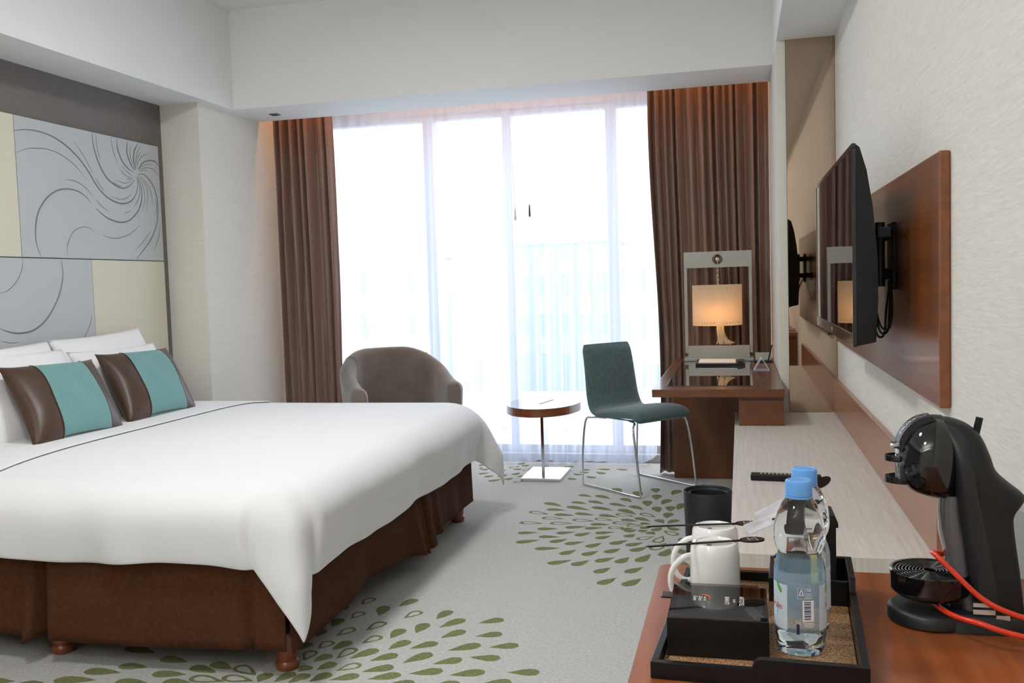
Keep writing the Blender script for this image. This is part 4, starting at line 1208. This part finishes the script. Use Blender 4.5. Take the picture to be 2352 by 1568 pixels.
box('door_handle', (-0.14, 0.95, 0.55), (-0.128, 0.97, 0.70), 'brushed_steel', dd, 0.002)
box('plinth', (-0.08, 0.47, 0), (0.4515, 1.47, 0.06), 'black_matte', ct)

# ---- serving tray (local frame, slightly turned)
TRZ = 0.7832
tr = thing('serving_tray', 'black lacquered serving tray with woven inlay and notched rims', 'tray', (0.022, 1.248, TRZ), math.radians(-3.2))
hw, hd = 0.121, 0.185
box('bottom', (-hw, -hd, 0), (hw, hd, 0.006), 'black_satin', tr, 0.001, local=True)
box('woven_inlay', (-hw + 0.010, -hd + 0.010, 0.006), (hw - 0.010, hd - 0.010, 0.0075), 'rattan', tr, local=True)
def rim(name, p, axis, at0, at1):
    return prism(name, p, axis, at0, at1, 'black_satin', tr, 0.0008, local=True)
def notch_profile(a, b, hi, lo, k0, k1, r=0.010):
    """rim outline along its length: high at the ends, scooped down between k0 and k1"""
    pts = [(a, 0.0), (b, 0.0), (b, hi)]
    if k1 < b - 1e-6:
        for q in range(5):
            t = q / 4 * PI / 2
            pts.append((k1 + r * (1 - math.sin(t)) , hi - (hi - lo) * (1 - math.cos(t))))
    else:
        pts[-1] = (b, lo)
    if k0 > a + 1e-6:
        for q in range(5):
            t = (4 - q) / 4 * PI / 2
            pts.append((k0 - r * (1 - math.sin(t)), hi - (hi - lo) * (1 - math.cos(t))))
        pts.append((a, hi))
    else:
        pts.append((a, lo))
    return pts
rim('front_rim', notch_profile(-hw, hw, 0.034, 0.020, -hw, -0.005), 'y', -hd, -hd + 0.009)
rim('back_rim', notch_profile(-hw, hw, 0.050, 0.020, -hw, 0.005), 'y', hd - 0.009, hd)
rim('left_rim', [(-hd + 0.009, 0), (hd - 0.009, 0), (hd - 0.009, 0.020), (-hd + 0.009, 0.020)], 'x', -hw, -hw + 0.009)
rim('right_rim', [(-hd + 0.009, 0), (hd - 0.009, 0), (hd - 0.009, 0.050), (0.085, 0.050), (0.07, 0.034), (-hd + 0.009, 0.034)], 'x', hw - 0.009, hw)
rim('divider', [(0.006, 0.0075), (0.030 + 0.082, 0.0075), (0.112, 0.042), (0.006, 0.042)], 'y', 0.088, 0.095)
rim('divider', [(0.095, 0.0075), (hd - 0.009, 0.0075), (hd - 0.009, 0.048), (0.095, 0.042)], 'x', 0.006, 0.013)

# ---- two cups upside down
MZ = TRZ + 0.0077
def mug(x, y, label, ang):
    t = thing('mug', label, 'mug', (x, y, MZ), 0, 'upturned mugs on the tray')
    H = 0.093
    z = MZ
    lathe('body', [(0.0300, z + 0.001), (0.0335, z), (0.0345, z + 0.002), (0.0345, z + 0.03), (0.0338, z + 0.075), (0.0325, z + H - 0.006), (0.0295, z + H - 0.001), (0.0262, z + H), (0.0250, z + H - 0.0022), (0.0005, z + H - 0.0022)], 'ceramic', t, 40, x, y)
    c, s = math.cos(ang), math.sin(ang)
    pts = cat([(x + c * (0.033 + a), y + s * (0.033 + a), z + b) for a, b in ((-0.004, 0.074), (0.010, 0.070), (0.024, 0.056), (0.0285, 0.038), (0.024, 0.020), (0.012, 0.010), (-0.003, 0.0115))], 5)
    v, f = tube_data(pts, 0.0042, 10)
    o = mk('handle', v, f, 'ceramic', t)
    sharp(o, 60)
    # maker's stamp on the base
    text('stamp', '\u25A0 -', 0.009, 'print_grey', t, lambda a, b: (x + a - 0.004, y - 0.012 + b, z + H - 0.0019))
    return t
mug(-0.040, 1.302, 'upturned white mug, nearer one, behind the black box', math.radians(188))
mug(-0.042, 1.389, 'upturned white mug, farther one, at the back rim of the tray', math.radians(186))
MT = MZ + 0.093
def stirrer(p, q, label):
    p, q = Vector(p), Vector(q)
    t = thing('stirrer', label, 'stirrer', tuple(p), 0, 'black stirrers across the mugs')
    d = (q - p).normalized()
    s = Vector((-d.y, d.x, 0)).normalized()
    L = (q - p).length
    w, h = 0.0018, 0.0011
    a, b = p, p + d * (L - 0.030)
    ve = []
    for c in (a, b):
        for sx, sz in ((-1, -1), (1, -1), (1, 1), (-1, 1)):
            ve.append(c + s * (w * sx) + Vector((0, 0, h * sz)))
    mk('stick', ve, [(0, 1, 2, 3), (7, 6, 5, 4), (0, 4, 5, 1), (1, 5, 6, 2), (2, 6, 7, 3), (3, 7, 4, 0)], 'brown_plastic', t)
    cpt = p + d * (L - 0.016)
    n = 24
    vv = []
    for zz in (-h, h):
        for k in range(n):
            an = 2 * PI * k / n
            vv.append(cpt + d * (0.0175 * math.cos(an)) + s * (0.0115 * math.sin(an)) + Vector((0, 0, zz)))
    hd_ = mk('head', vv, [tuple(range(n - 1, -1, -1)), tuple(range(n, 2 * n))] + [(k, (k + 1) % n, n + (k + 1) % n, n + k) for k in range(n)], 'brown_plastic', t)
    for k, (tx, sz) in enumerate((('ARTOTEL', 0.0042), ('SUITES', 0.0026), ('BIANTI', 0.0036))):
        text('lettering', tx, sz, 'print_white', hd_, lambda a, b, k=k: cpt + s * (-a) + d * (b + 0.005 - 0.005 * k) * 1.0 + Vector((0, 0, h + 0.0002)))
    # small paddle tip
    mk('tip', [p + s * 0.003 + Vector((0, 0, 0.0014)), p - s * 0.003 + Vector((0, 0, 0.0014)), p - d * 0.006 - s * 0.002, p - d * 0.006 + s * 0.002, p + s * 0.003 - Vector((0, 0, 0.0014)), p - s * 0.003 - Vector((0, 0, 0.0014))],
       [(0, 1, 2, 3), (4, 3, 2, 5), (0, 3, 4), (1, 5, 2), (0, 4, 5, 1)], 'brown_plastic', t)
    return t
stirrer((-0.126, 1.262, MT + 0.0012), (0.026, 1.318, MT + 0.0012), 'black stirrer lying across the nearer mug')
stirrer((-0.137, 1.366, MT + 0.0012), (0.021, 1.404, MT + 0.0012), 'black stirrer lying across the farther mug')

# ---- black coffee box with clear lid
cb = thing('capsule_box', 'black box with a clear printed lid at the front of the tray', 'box', (-0.033, 1.185, MZ))
x0, x1, y0, y1, z0, z1 = -0.093, 0.0275, 1.122, 1.252, MZ, 0.838
bmx = bmesh.new()
for a, b in (((x0, y0, z0), (x1, y1, z0 + 0.003)), ((x0, y0, z0 + 0.003), (x1, y0 + 0.003, z1)), ((x0, y1 - 0.003, z0 + 0.003), (x1, y1, z1 - 0.001)),
             ((x0, y0 + 0.003, z0 + 0.003), (x0 + 0.003, y1 - 0.003, z1)), ((x1 - 0.003, y0 + 0.003, z0 + 0.003), (x1, y1 - 0.003, z1 - 0.004))):
    addbox(bmx, a, b)
mkbm('body', bmx, 'black_satin', cb)
r_ = 0.010
lidp = [(x0 + 0.001, y0 + 0.001), (x1 - r_, y0 + 0.001), (x1 - r_, y0 + r_), (x1 - 0.001, y0 + r_), (x1 - 0.001, y1 - r_), (x1 - r_, y1 - r_), (x1 - r_, y1 - 0.001), (x0 + 0.001, y1 - 0.001)]
lid = prism('lid', lidp, 'z', z1, z1 + 0.0022, 'acrylic_lid', cb)
box('pull_tab', (x0 - 0.013, 1.192, z1 - 0.0005), (x0 + 0.002, 1.212, z1 + 0.0025), 'brown_plastic', cb, 0.001)
box('inner_tray', (x0 + 0.004, y0 + 0.004, z0 + 0.004), (x1 - 0.004, y1 - 0.004, z0 + 0.036), 'brown_plastic', cb, 0.001)
LZ = z1 + 0.0026
def side_text(tx, sz, xx, yc, mt, sx=1.0):
    # lettering that runs from the back of the lid towards the viewer
    text('lettering', tx, sz, mt, lid, lambda a, b: (xx + b, yc - a * sx, LZ))
side_text('ARTOTEL', 0.0085, -0.0045, 1.186, 'print_white', 0.95)
side_text('SUITES', 0.0042, -0.0135, 1.186, 'print_white')
side_text('BIANTI', 0.0080, -0.0225, 1.186, 'print_white', 1.15)
side_text('NESCAF\u00c9', 0.0040, -0.0500, 1.190, 'print_white')
side_text('Dolce', 0.0070, -0.0555, 1.190, 'print_white')
side_text('Gusto', 0.0070, -0.0620, 1.190, 'print_white')
tube('swoosh', cat([(-0.0560, 1.2035, LZ), (-0.0490, 1.2030, LZ), (-0.0440, 1.1960, LZ), (-0.0440, 1.1860, LZ)], 5), [0.0004 + 0.0009 * math.sin(PI * k / 15) for k in range(16)], 'print_rust', lid, 4)

# ---- canister and sachet in the rear compartment
cn = thing('canister', 'tall black box with overhanging lid at the back corner of the tray', 'box', (0.108, 1.385, MZ))
box('body', (0.083, 1.362, MZ), (0.1265, 1.408, 0.893), 'black_matte', cn, 0.002)
prism('lid', [(0.079, 0.8935), (0.129, 0.8935), (0.129, 0.900), (0.124, 0.911), (0.084, 0.911), (0.079, 0.900)], 'y', 1.356, 1.414, 'black_matte', cn, 0.001)
sa = thing('sachet', 'yellow paper sachet tucked in the tray compartment', 'sachet', (0.055, 1.37, MZ))
grid('packet', 8, 10, lambda u, v: (0.033 + 0.030 * u + 0.008 * v, 1.362 + 0.012 * math.sin(3 * u) * v + 0.012 * v, MZ + 0.001 + 0.046 * v * (0.35 + 0.65 * u)), 'yellow_paper', sa, solid=0.002)
mk('crimp', [(0.042, 1.3735, MZ + 0.046), (0.072, 1.3765, MZ + 0.048), (0.072, 1.3775, MZ + 0.052), (0.042, 1.3745, MZ + 0.050), (0.042, 1.3755, MZ + 0.046), (0.072, 1.3785, MZ + 0.048), (0.072, 1.3795, MZ + 0.052), (0.042, 1.3765, MZ + 0.050)],
   [(0, 1, 2, 3), (7, 6, 5, 4), (0, 4, 5, 1), (3, 2, 6, 7), (0, 3, 7, 4), (1, 5, 6, 2)], 'yellow_paper', sa)

# ---- film-wrapped stirrers resting from the farther mug over to the canister
def wrapped(a, b, label):
    a, b = Vector(a), Vector(b)
    t = thing('wrapped_stirrer', label, 'stirrer', tuple(a), 0, 'film-wrapped stirrers')
    d = (b - a).normalized()
    s = d.cross(Vector((0, -1, 0.45))).normalized()
    n = s.cross(d).normalized()
    L = (b - a).length
    def fn(u, v):
        w = 0.0085 * (1 - 0.15 * math.sin(PI * u))
        p = a + d * (L * 0.86 * u) + s * w * (2 * v - 1) + n * 0.0012 * math.sin(9 * u + 5 * v)
        return p
    grid('film', 14, 6, fn, 'film', t, solid=0.0006)
    c0 = b - d * 0.010
    k_ = 22
    vv = []
    for zz in (-0.0011, 0.0011):
        for k in range(k_):
            an = 2 * PI * k / k_
            vv.append(c0 + d * 0.014 * math.cos(an) + s * 0.0062 * math.sin(an) + n * zz)
    mk('head', vv, [tuple(range(k_ - 1, -1, -1)), tuple(range(k_, 2 * k_))] + [(k, (k + 1) % k_, k_ + (k + 1) % k_, k_ + k) for k in range(k_)], 'brown_plastic', t)
    tube('stick', [a + d * 0.05 + n * 0.002, b - d * 0.02], 0.0013, 'brown_plastic', t, 6)
    text('lettering', 'SUITES', 0.006, 'print_white', t, lambda p, q: a + d * (0.055 + p) + s * (-q) + n * 0.0022)
    return t
wrapped((0.018, 1.330, 0.910), (0.108, 1.268, 0.9815), 'film-wrapped stirrer, upper one, leaning from the mugs on the rear bottle')
wrapped((0.002, 1.325, 0.894), (0.1005, 1.262, 0.956), 'film-wrapped stirrer, lower one, leaning from the mugs on the rear bottle')

# ---- water bottles
def bottle(x, y, label, rot):
    t = thing('water_bottle', label, 'bottle', (x, y, MZ), 0, 'water bottles on the tray')
    z = MZ
    P = [(0.0005, 0.006), (0.010, 0.0055), (0.018, 0.002), (0.022, 0.0005), (0.0265, 0.002), (0.0285, 0.008), (0.0292, 0.016), (0.0302, 0.021), (0.0306, 0.026), (0.0303, 0.030), (0.0304, 0.070), (0.0304, 0.098),
         (0.0300, 0.105), (0.0285, 0.112), (0.0262, 0.118), (0.0255, 0.122), (0.0258, 0.125), (0.0285, 0.130), (0.0302, 0.138), (0.0303, 0.148), (0.0288, 0.160), (0.0255, 0.172), (0.0205, 0.183), (0.0165, 0.189), (0.0140, 0.192), (0.0136, 0.194)]
    P = [(a, z + b) for a, b in P]
    lathe('body', P, 'water', t, 44, x, y, wn=False)
    lathe('cap', [(0.0150, z + 0.1925), (0.0160, z + 0.193), (0.0160, z + 0.2085), (0.0152, z + 0.2105), (0.0130, z + 0.2115), (0.0125, z + 0.2110), (0.0005, z + 0.2112)], 'cap_blue', t, 36, x, y)
    lathe('tamper_ring', [(0.0156, z + 0.1895), (0.0162, z + 0.1900), (0.0162, z + 0.1920), (0.0156, z + 0.1923)], 'cap_blue', t, 36, x, y, cap=False)
    R = 0.0307
    def cyl(a0, a1, z0, z1, name, material, parent, n=20, r=R, zf=None):
        def fn(u, v):
            a = math.radians(a0 + (a1 - a0) * u) + rot
            lo = z0 if zf is None else zf(u)
            return (x + r * math.cos(a), y + r * math.sin(a), z + lo + (z1 - lo) * v)
        return grid(name, n, 4, fn, material, parent)
    # angles: 270 degrees looks at the viewer
    lb = cyl(-90, 270, 0.030, 0.104, 'label_wrap', 'bottle_label', t, 64)
    cyl(165, 238, 0.033, 0.088, 'white_patch', 'label_white', lb, 16, R + 0.0001)
    cyl(312, 392, 0.033, 0.088, 'white_patch', 'label_white', lb, 16, R + 0.0001)
    def wrap(cdeg, zc, r=R + 0.0003):
        def fn(a, b):
            an = math.radians(cdeg) + rot + a / R
            return (x + r * math.cos(an), y + r * math.sin(an), z + zc + b)
        return fn
    for cdeg in (187, 372):
        # blue drop, leaf and brand lettering of the front labels
        v, f = [], []
        w = wrap(cdeg, 0.064, R + 0.0002)
        for k in range(28):
            a = 2 * PI * k / 28
            v.append(w(0.013 * math.sin(a) * (1 - 0.25 * math.cos(a)), 0.022 * math.cos(a)))
        mk('blue_drop', v, [tuple(range(28))], 'print_blue', lb)
        w = wrap(cdeg, 0.0, R + 0.0004)
        for sg in (-1, 1):
            lv = []
            for k in range(12):
                a = 2 * PI * k / 12
                p, q = 0.008 * math.cos(a), 0.0028 * math.sin(a) * (1 + 0.3 * math.cos(a))
                lv.append(w(sg * (0.015 + p * 0.55 + q * 0.8), 0.084 - p * 0.85 + q * 0.5))
            mk('leaf', lv, [tuple(range(12))], 'print_green', lb)
        text('lettering', 'Naturale', 0.0115, 'print_red', lb, wrap(cdeg, 0.0605, R + 0.0005))
    # back of the label: marks, bar code, small print
    bars = cyl(272, 297, 0.046, 0.0715, 'barcode_patch', 'print_white', lb, 8, R + 0.0003)
    zz, k = 0.0485, 0
    wd_ = [0.0011, 0.0006, 0.0014, 0.0006, 0.0009, 0.0016, 0.0006, 0.0010, 0.0014, 0.0006, 0.0012]
    while zz < 0.069:
        h = wd_[k % 11]
        cyl(275.5, 290, zz, zz + h, 'bar', 'print_navy', bars, 5, R + 0.0005)
        zz += h + (0.0007 if k % 2 else 0.0010)
        k += 1
    def outline(c0, c1, z0, z1):
        pts = []
        for a, b in ((c0, z0), (c1, z0), (c1, z1), (c0, z1)):
            an = math.radians(a) + rot
            pts.append((x + (R + 0.0004) * math.cos(an), y + (R + 0.0004) * math.sin(an), z + b))
        tube('mark_frame', pts, 0.0002, 'print_white', lb, 4, closed=True)
    outline(262, 277, 0.0735, 0.0865)
    text('lettering', '\u0394', 0.010, 'print_white', lb, wrap(269.5, 0.0805, R + 0.0004))
    text('lettering', '58', 0.0058, 'print_white', lb, wrap(285, 0.0842, R + 0.0004))
    for q in range(4):
        cyl(279, 294 - 2 * (q % 2), 0.0738 + q * 0.0019, 0.0744 + q * 0.0019, 'small_print', 'print_white', lb, 5, R + 0.0004)
    for q in range(4):
        cyl(276, 296 - 3 * (q % 2), 0.0385 + q * 0.0017, 0.0391 + q * 0.0017, 'small_print', 'print_white', lb, 5, R + 0.0004)
    cyl(259, 265, 0.0300, 0.0425, 'ink_bar', 'print_navy', lb, 4, R + 0.0004)
    return t
bottle(0.0655, 1.166, 'clear water bottle with blue cap in front on the tray', math.radians(0))
bottle(0.0765, 1.236, 'clear water bottle with blue cap standing behind the first one', math.radians(6))

# ================================================================== coffee machine
CY = 1.318
cm = thing('coffee_machine', 'black capsule coffee machine with round drip tray on the counter', 'coffee machine', (0.28, CY, 0.7832))
Z0 = 0.7832
lathe('base', [(0.0005, Z0), (0.050, Z0), (0.053, Z0 + 0.003), (0.053, Z0 + 0.016), (0.050, Z0 + 0.020), (0.045, Z0 + 0.0215), (0.0005, Z0 + 0.0215)], 'charcoal', cm, 56, 0.240, CY)
stack('base_rear', [(Z0, 0.235, 0.356, 0.050), (Z0 + 0.018, 0.235, 0.356, 0.049), (Z0 + 0.024, 0.245, 0.352, 0.044)], 'charcoal', cm, 36, CY, 3.2)
lathe('drip_tray', [(0.0005, 0.820), (0.042, 0.820), (0.0490, 0.826), (0.0500, 0.830), (0.0502, 0.852), (0.0490, 0.8535), (0.0468, 0.8525), (0.0462, 0.848), (0.0005, 0.848)], 'black_gloss', cm, 64, 0.240, CY - 0.004)
vv, ff = [], []
for k in range(9):
    r = 0.0085 + k * 0.0043
    pts = [(0.240 + r * math.cos(2 * PI * q / 48), CY - 0.004 + r * math.sin(2 * PI * q / 48), 0.8515) for q in range(48)]
    tv_, tf_ = tube_data(pts, 0.0013, 5, closed=True)
    o_ = len(vv)
    vv += tv_
    ff += [tuple(i + o_ for i in t) for t in tf_]
gr = mk('drip_grid', vv, ff, 'black_gloss', cm, True)
box('tray_bracket', (0.262, CY - 0.022, Z0 + 0.02), (0.290, CY + 0.022, 0.842), 'black_gloss', cm, 0.003)
BODY = [(0.792, 0.290, 0.354), (0.8, 0.288, 0.353), (0.858, 0.283, 0.347), (0.917, 0.273, 0.340), (0.934, 0.271, 0.342), (0.946, 0.270, 0.350), (0.957, 0.268, 0.353), (0.972, 0.266, 0.336), (0.989, 0.264, 0.319), (1.009, 0.262, 0.312), (1.033, 0.256, 0.302), (1.047, 0.252, 0.289), (1.054, 0.246, 0.275), (1.0575, 0.252, 0.262)]
WY = [0.044, 0.044, 0.043, 0.042, 0.042, 0.042, 0.042, 0.0415, 0.041, 0.039, 0.033, 0.025, 0.015, 0.003]
stack('body', lerp_levels([(a, b, c, w) for (a, b, c), w in zip(BODY, WY)], 3), 'black_matte', cm, 36, CY, 2.5)
HEAD = [(0.953, 0.232, 0.272), (0.962, 0.213, 0.275), (0.979, 0.202, 0.278), (1.003, 0.200, 0.280), (1.026, 0.207, 0.278), (1.044, 0.218, 0.270), (1.054, 0.234, 0.262), (1.0572, 0.244, 0.254)]
WH = [0.022, 0.036, 0.043, 0.0455, 0.0415, 0.031, 0.017, 0.004]
stack('head', lerp_levels([(a, b, c, w) for (a, b, c), w in zip(HEAD, WH)], 3), 'black_gloss', cm, 36, CY, 2.15)
# matte band that runs from the crown down the column
def band_pts(off):
    return [(0.2485, 1.0585), (0.262, 1.050), (0.2685, 1.035), (0.272, 1.005), (0.276, 0.965), (0.279, 0.92), (0.289, 0.86), (0.297, 0.80)]
SPINE = [(0.80, 0.275, 0.300), (0.84, 0.264, 0.290), (0.881, 0.257, 0.286), (0.904, 0.252, 0.284), (0.933, 0.251, 0.278), (0.957, 0.252, 0.277)]
stack('front_spine', [(a, b, c, 0.030) for a, b, c in SPINE], 'spine_grey', cm, 30, CY, 2.2)
stack('collar_band', lerp_levels([(0.80, 0.286, 0.325, 0.0455), (0.86, 0.281, 0.317, 0.0452), (0.92, 0.272, 0.306, 0.0445), (0.965, 0.266, 0.297, 0.0445), (1.005, 0.262, 0.290, 0.0425), (1.035, 0.254, 0.279, 0.033), (1.05, 0.247, 0.266, 0.020), (1.0595, 0.242, 0.256, 0.006)], 3), 'charcoal', cm, 32, CY, 3.2)
# crown strip with lettering, lever, capsule drawer
strip = []
for k in range(10):
    a = math.radians(92 + k * 8.5)
    strip.append((0.243 + 0.0455 * math.cos(a), 1.0065 + 0.0535 * math.sin(a)))
v, f = [], []
for (sx, sz) in strip:
    for dy in (-0.0165, 0.0165):
        v.append((sx, CY + dy, sz))
for (sx, sz) in strip:
    for dy in (-0.0165, 0.0165):
        v.append((sx + 0.006, CY + dy, sz - 0.006))
n2 = len(strip)
for k in range(n2 - 1):
    f.append((2 * k, 2 * k + 1, 2 * k + 3, 2 * k + 2))
    f.append((2 * n2 + 2 * k, 2 * n2 + 2 * k + 2, 2 * n2 + 2 * k + 3, 2 * n2 + 2 * k + 1))
    f.append((2 * k, 2 * k + 2, 2 * n2 + 2 * k + 2, 2 * n2 + 2 * k))
    f.append((2 * k + 1, 2 * n2 + 2 * k + 1, 2 * n2 + 2 * k + 3, 2 * k + 3))
f.append((0, 2 * n2, 2 * n2 + 1, 1))
f.append((2 * n2 - 2, 2 * n2 - 1, 4 * n2 - 1, 4 * n2 - 2))
cs_ = mk('crown_strip', v, f, 'charcoal', cm)
def on_crown(a, b):
    t = math.radians(132 + a * 900)
    return (0.243 + 0.0462 * math.cos(t), CY + b - 0.004, 1.0065 + 0.0542 * math.sin(t))
text('lettering', 'KRUPS', 0.013, 'print_white', cs_, on_crown)
tube('emblem', [on_crown(-0.030 + 0.009 * math.cos(2 * PI * k / 20), 0.004 + 0.008 * math.sin(2 * PI * k / 20)) for k in range(20)], 0.0004, 'remote_grey', cs_, 4, closed=True)
tube('lever_clip', [(0.2035, CY - 0.017, 1.0225), (0.1975, CY - 0.010, 1.0195), (0.1955, CY, 1.0185), (0.1975, CY + 0.010, 1.0195), (0.2035, CY + 0.017, 1.0225)], 0.0036, 'chrome', cm, 8)
box('lever', (0.1985, CY - 0.006, 1.006), (0.2065, CY + 0.006, 1.022), 'chrome', cm, 0.002)
def lip(name, z0, z1, xf, xb, w):
    pts = [(xb, CY - w), (xb, CY + w)] + [(xb - 0.004 - (xb - xf - 0.004) * math.sin(PI * k / 12), CY + w * math.cos(PI * k / 12)) for k in range(13)]
    return prism(name, pts, 'z', z0, z1, 'black_gloss', cm, 0.0015)
lip('upper_lip', 0.998, 1.0065, 0.1845, 0.212, 0.016)
lip('capsule_drawer', 0.9690, 0.9785, 0.1845, 0.2165, 0.019)
box('drawer_face', (0.201, CY - 0.024, 0.972), (0.214, CY + 0.024, 0.999), 'charcoal', cm, 0.004)
tube('top_lever', [(0.296, CY, 1.030), (0.2985, CY, 1.040), (0.302, CY, 1.0565)], [0.0052, 0.0048, 0.0046], 'black_satin', cm, 12)
stack('water_tank', [(0.802, 0.345, 0.398, 0.040), (0.82, 0.344, 0.400, 0.042), (0.92, 0.343, 0.396, 0.042), (0.938, 0.345, 0.392, 0.040)], 'tank_clear', cm, 32, CY, 3.0)
def sticker(p0, p1):
    (xa, za), (xb, zb) = p0, p1
    return box('sticker', (xa, CY - 0.0461, za), (xb, CY - 0.0452, zb), 'sticker', cm)
sticker((0.284, 0.8185), (0.310, 0.8235))
sticker((0.284, 0.8090), (0.310, 0.8150))
sticker((0.311, 0.7965), (0.327, 0.8085))
# red cable looping in front of the machine
cbp = cat([(0.44, 1.30, 0.7875), (0.40, 1.245, 0.7880), (0.35, 1.220, 0.7985), (0.308, 1.222, 0.806), (0.283, 1.228, 0.8125), (0.262, 1.246, 0.8125), (0.248, 1.272, 0.8125), (0.242, 1.30, 0.8125)], 6)
cbq = cat([(0.44, 1.33, 0.80), (0.395, 1.25, 0.812), (0.345, 1.238, 0.817), (0.308, 1.240, 0.828), (0.283, 1.243, 0.843), (0.258, 1.247, 0.868), (0.240, 1.2525, 0.886), (0.2355, 1.262, 0.8900), (0.2385, 1.285, 0.8845), (0.2450, 1.315, 0.8755), (0.262, 1.33, 0.870)], 6)
rc = thing('red_cable', 'glossy red cable looping in front of the coffee machine', 'cable', (0.30, 1.24, 0.79))
tube('upper_run', cbq, 0.0036, 'cable_red', rc, 10)
tube('lower_run', cbp, 0.0036, 'cable_red', rc, 10)
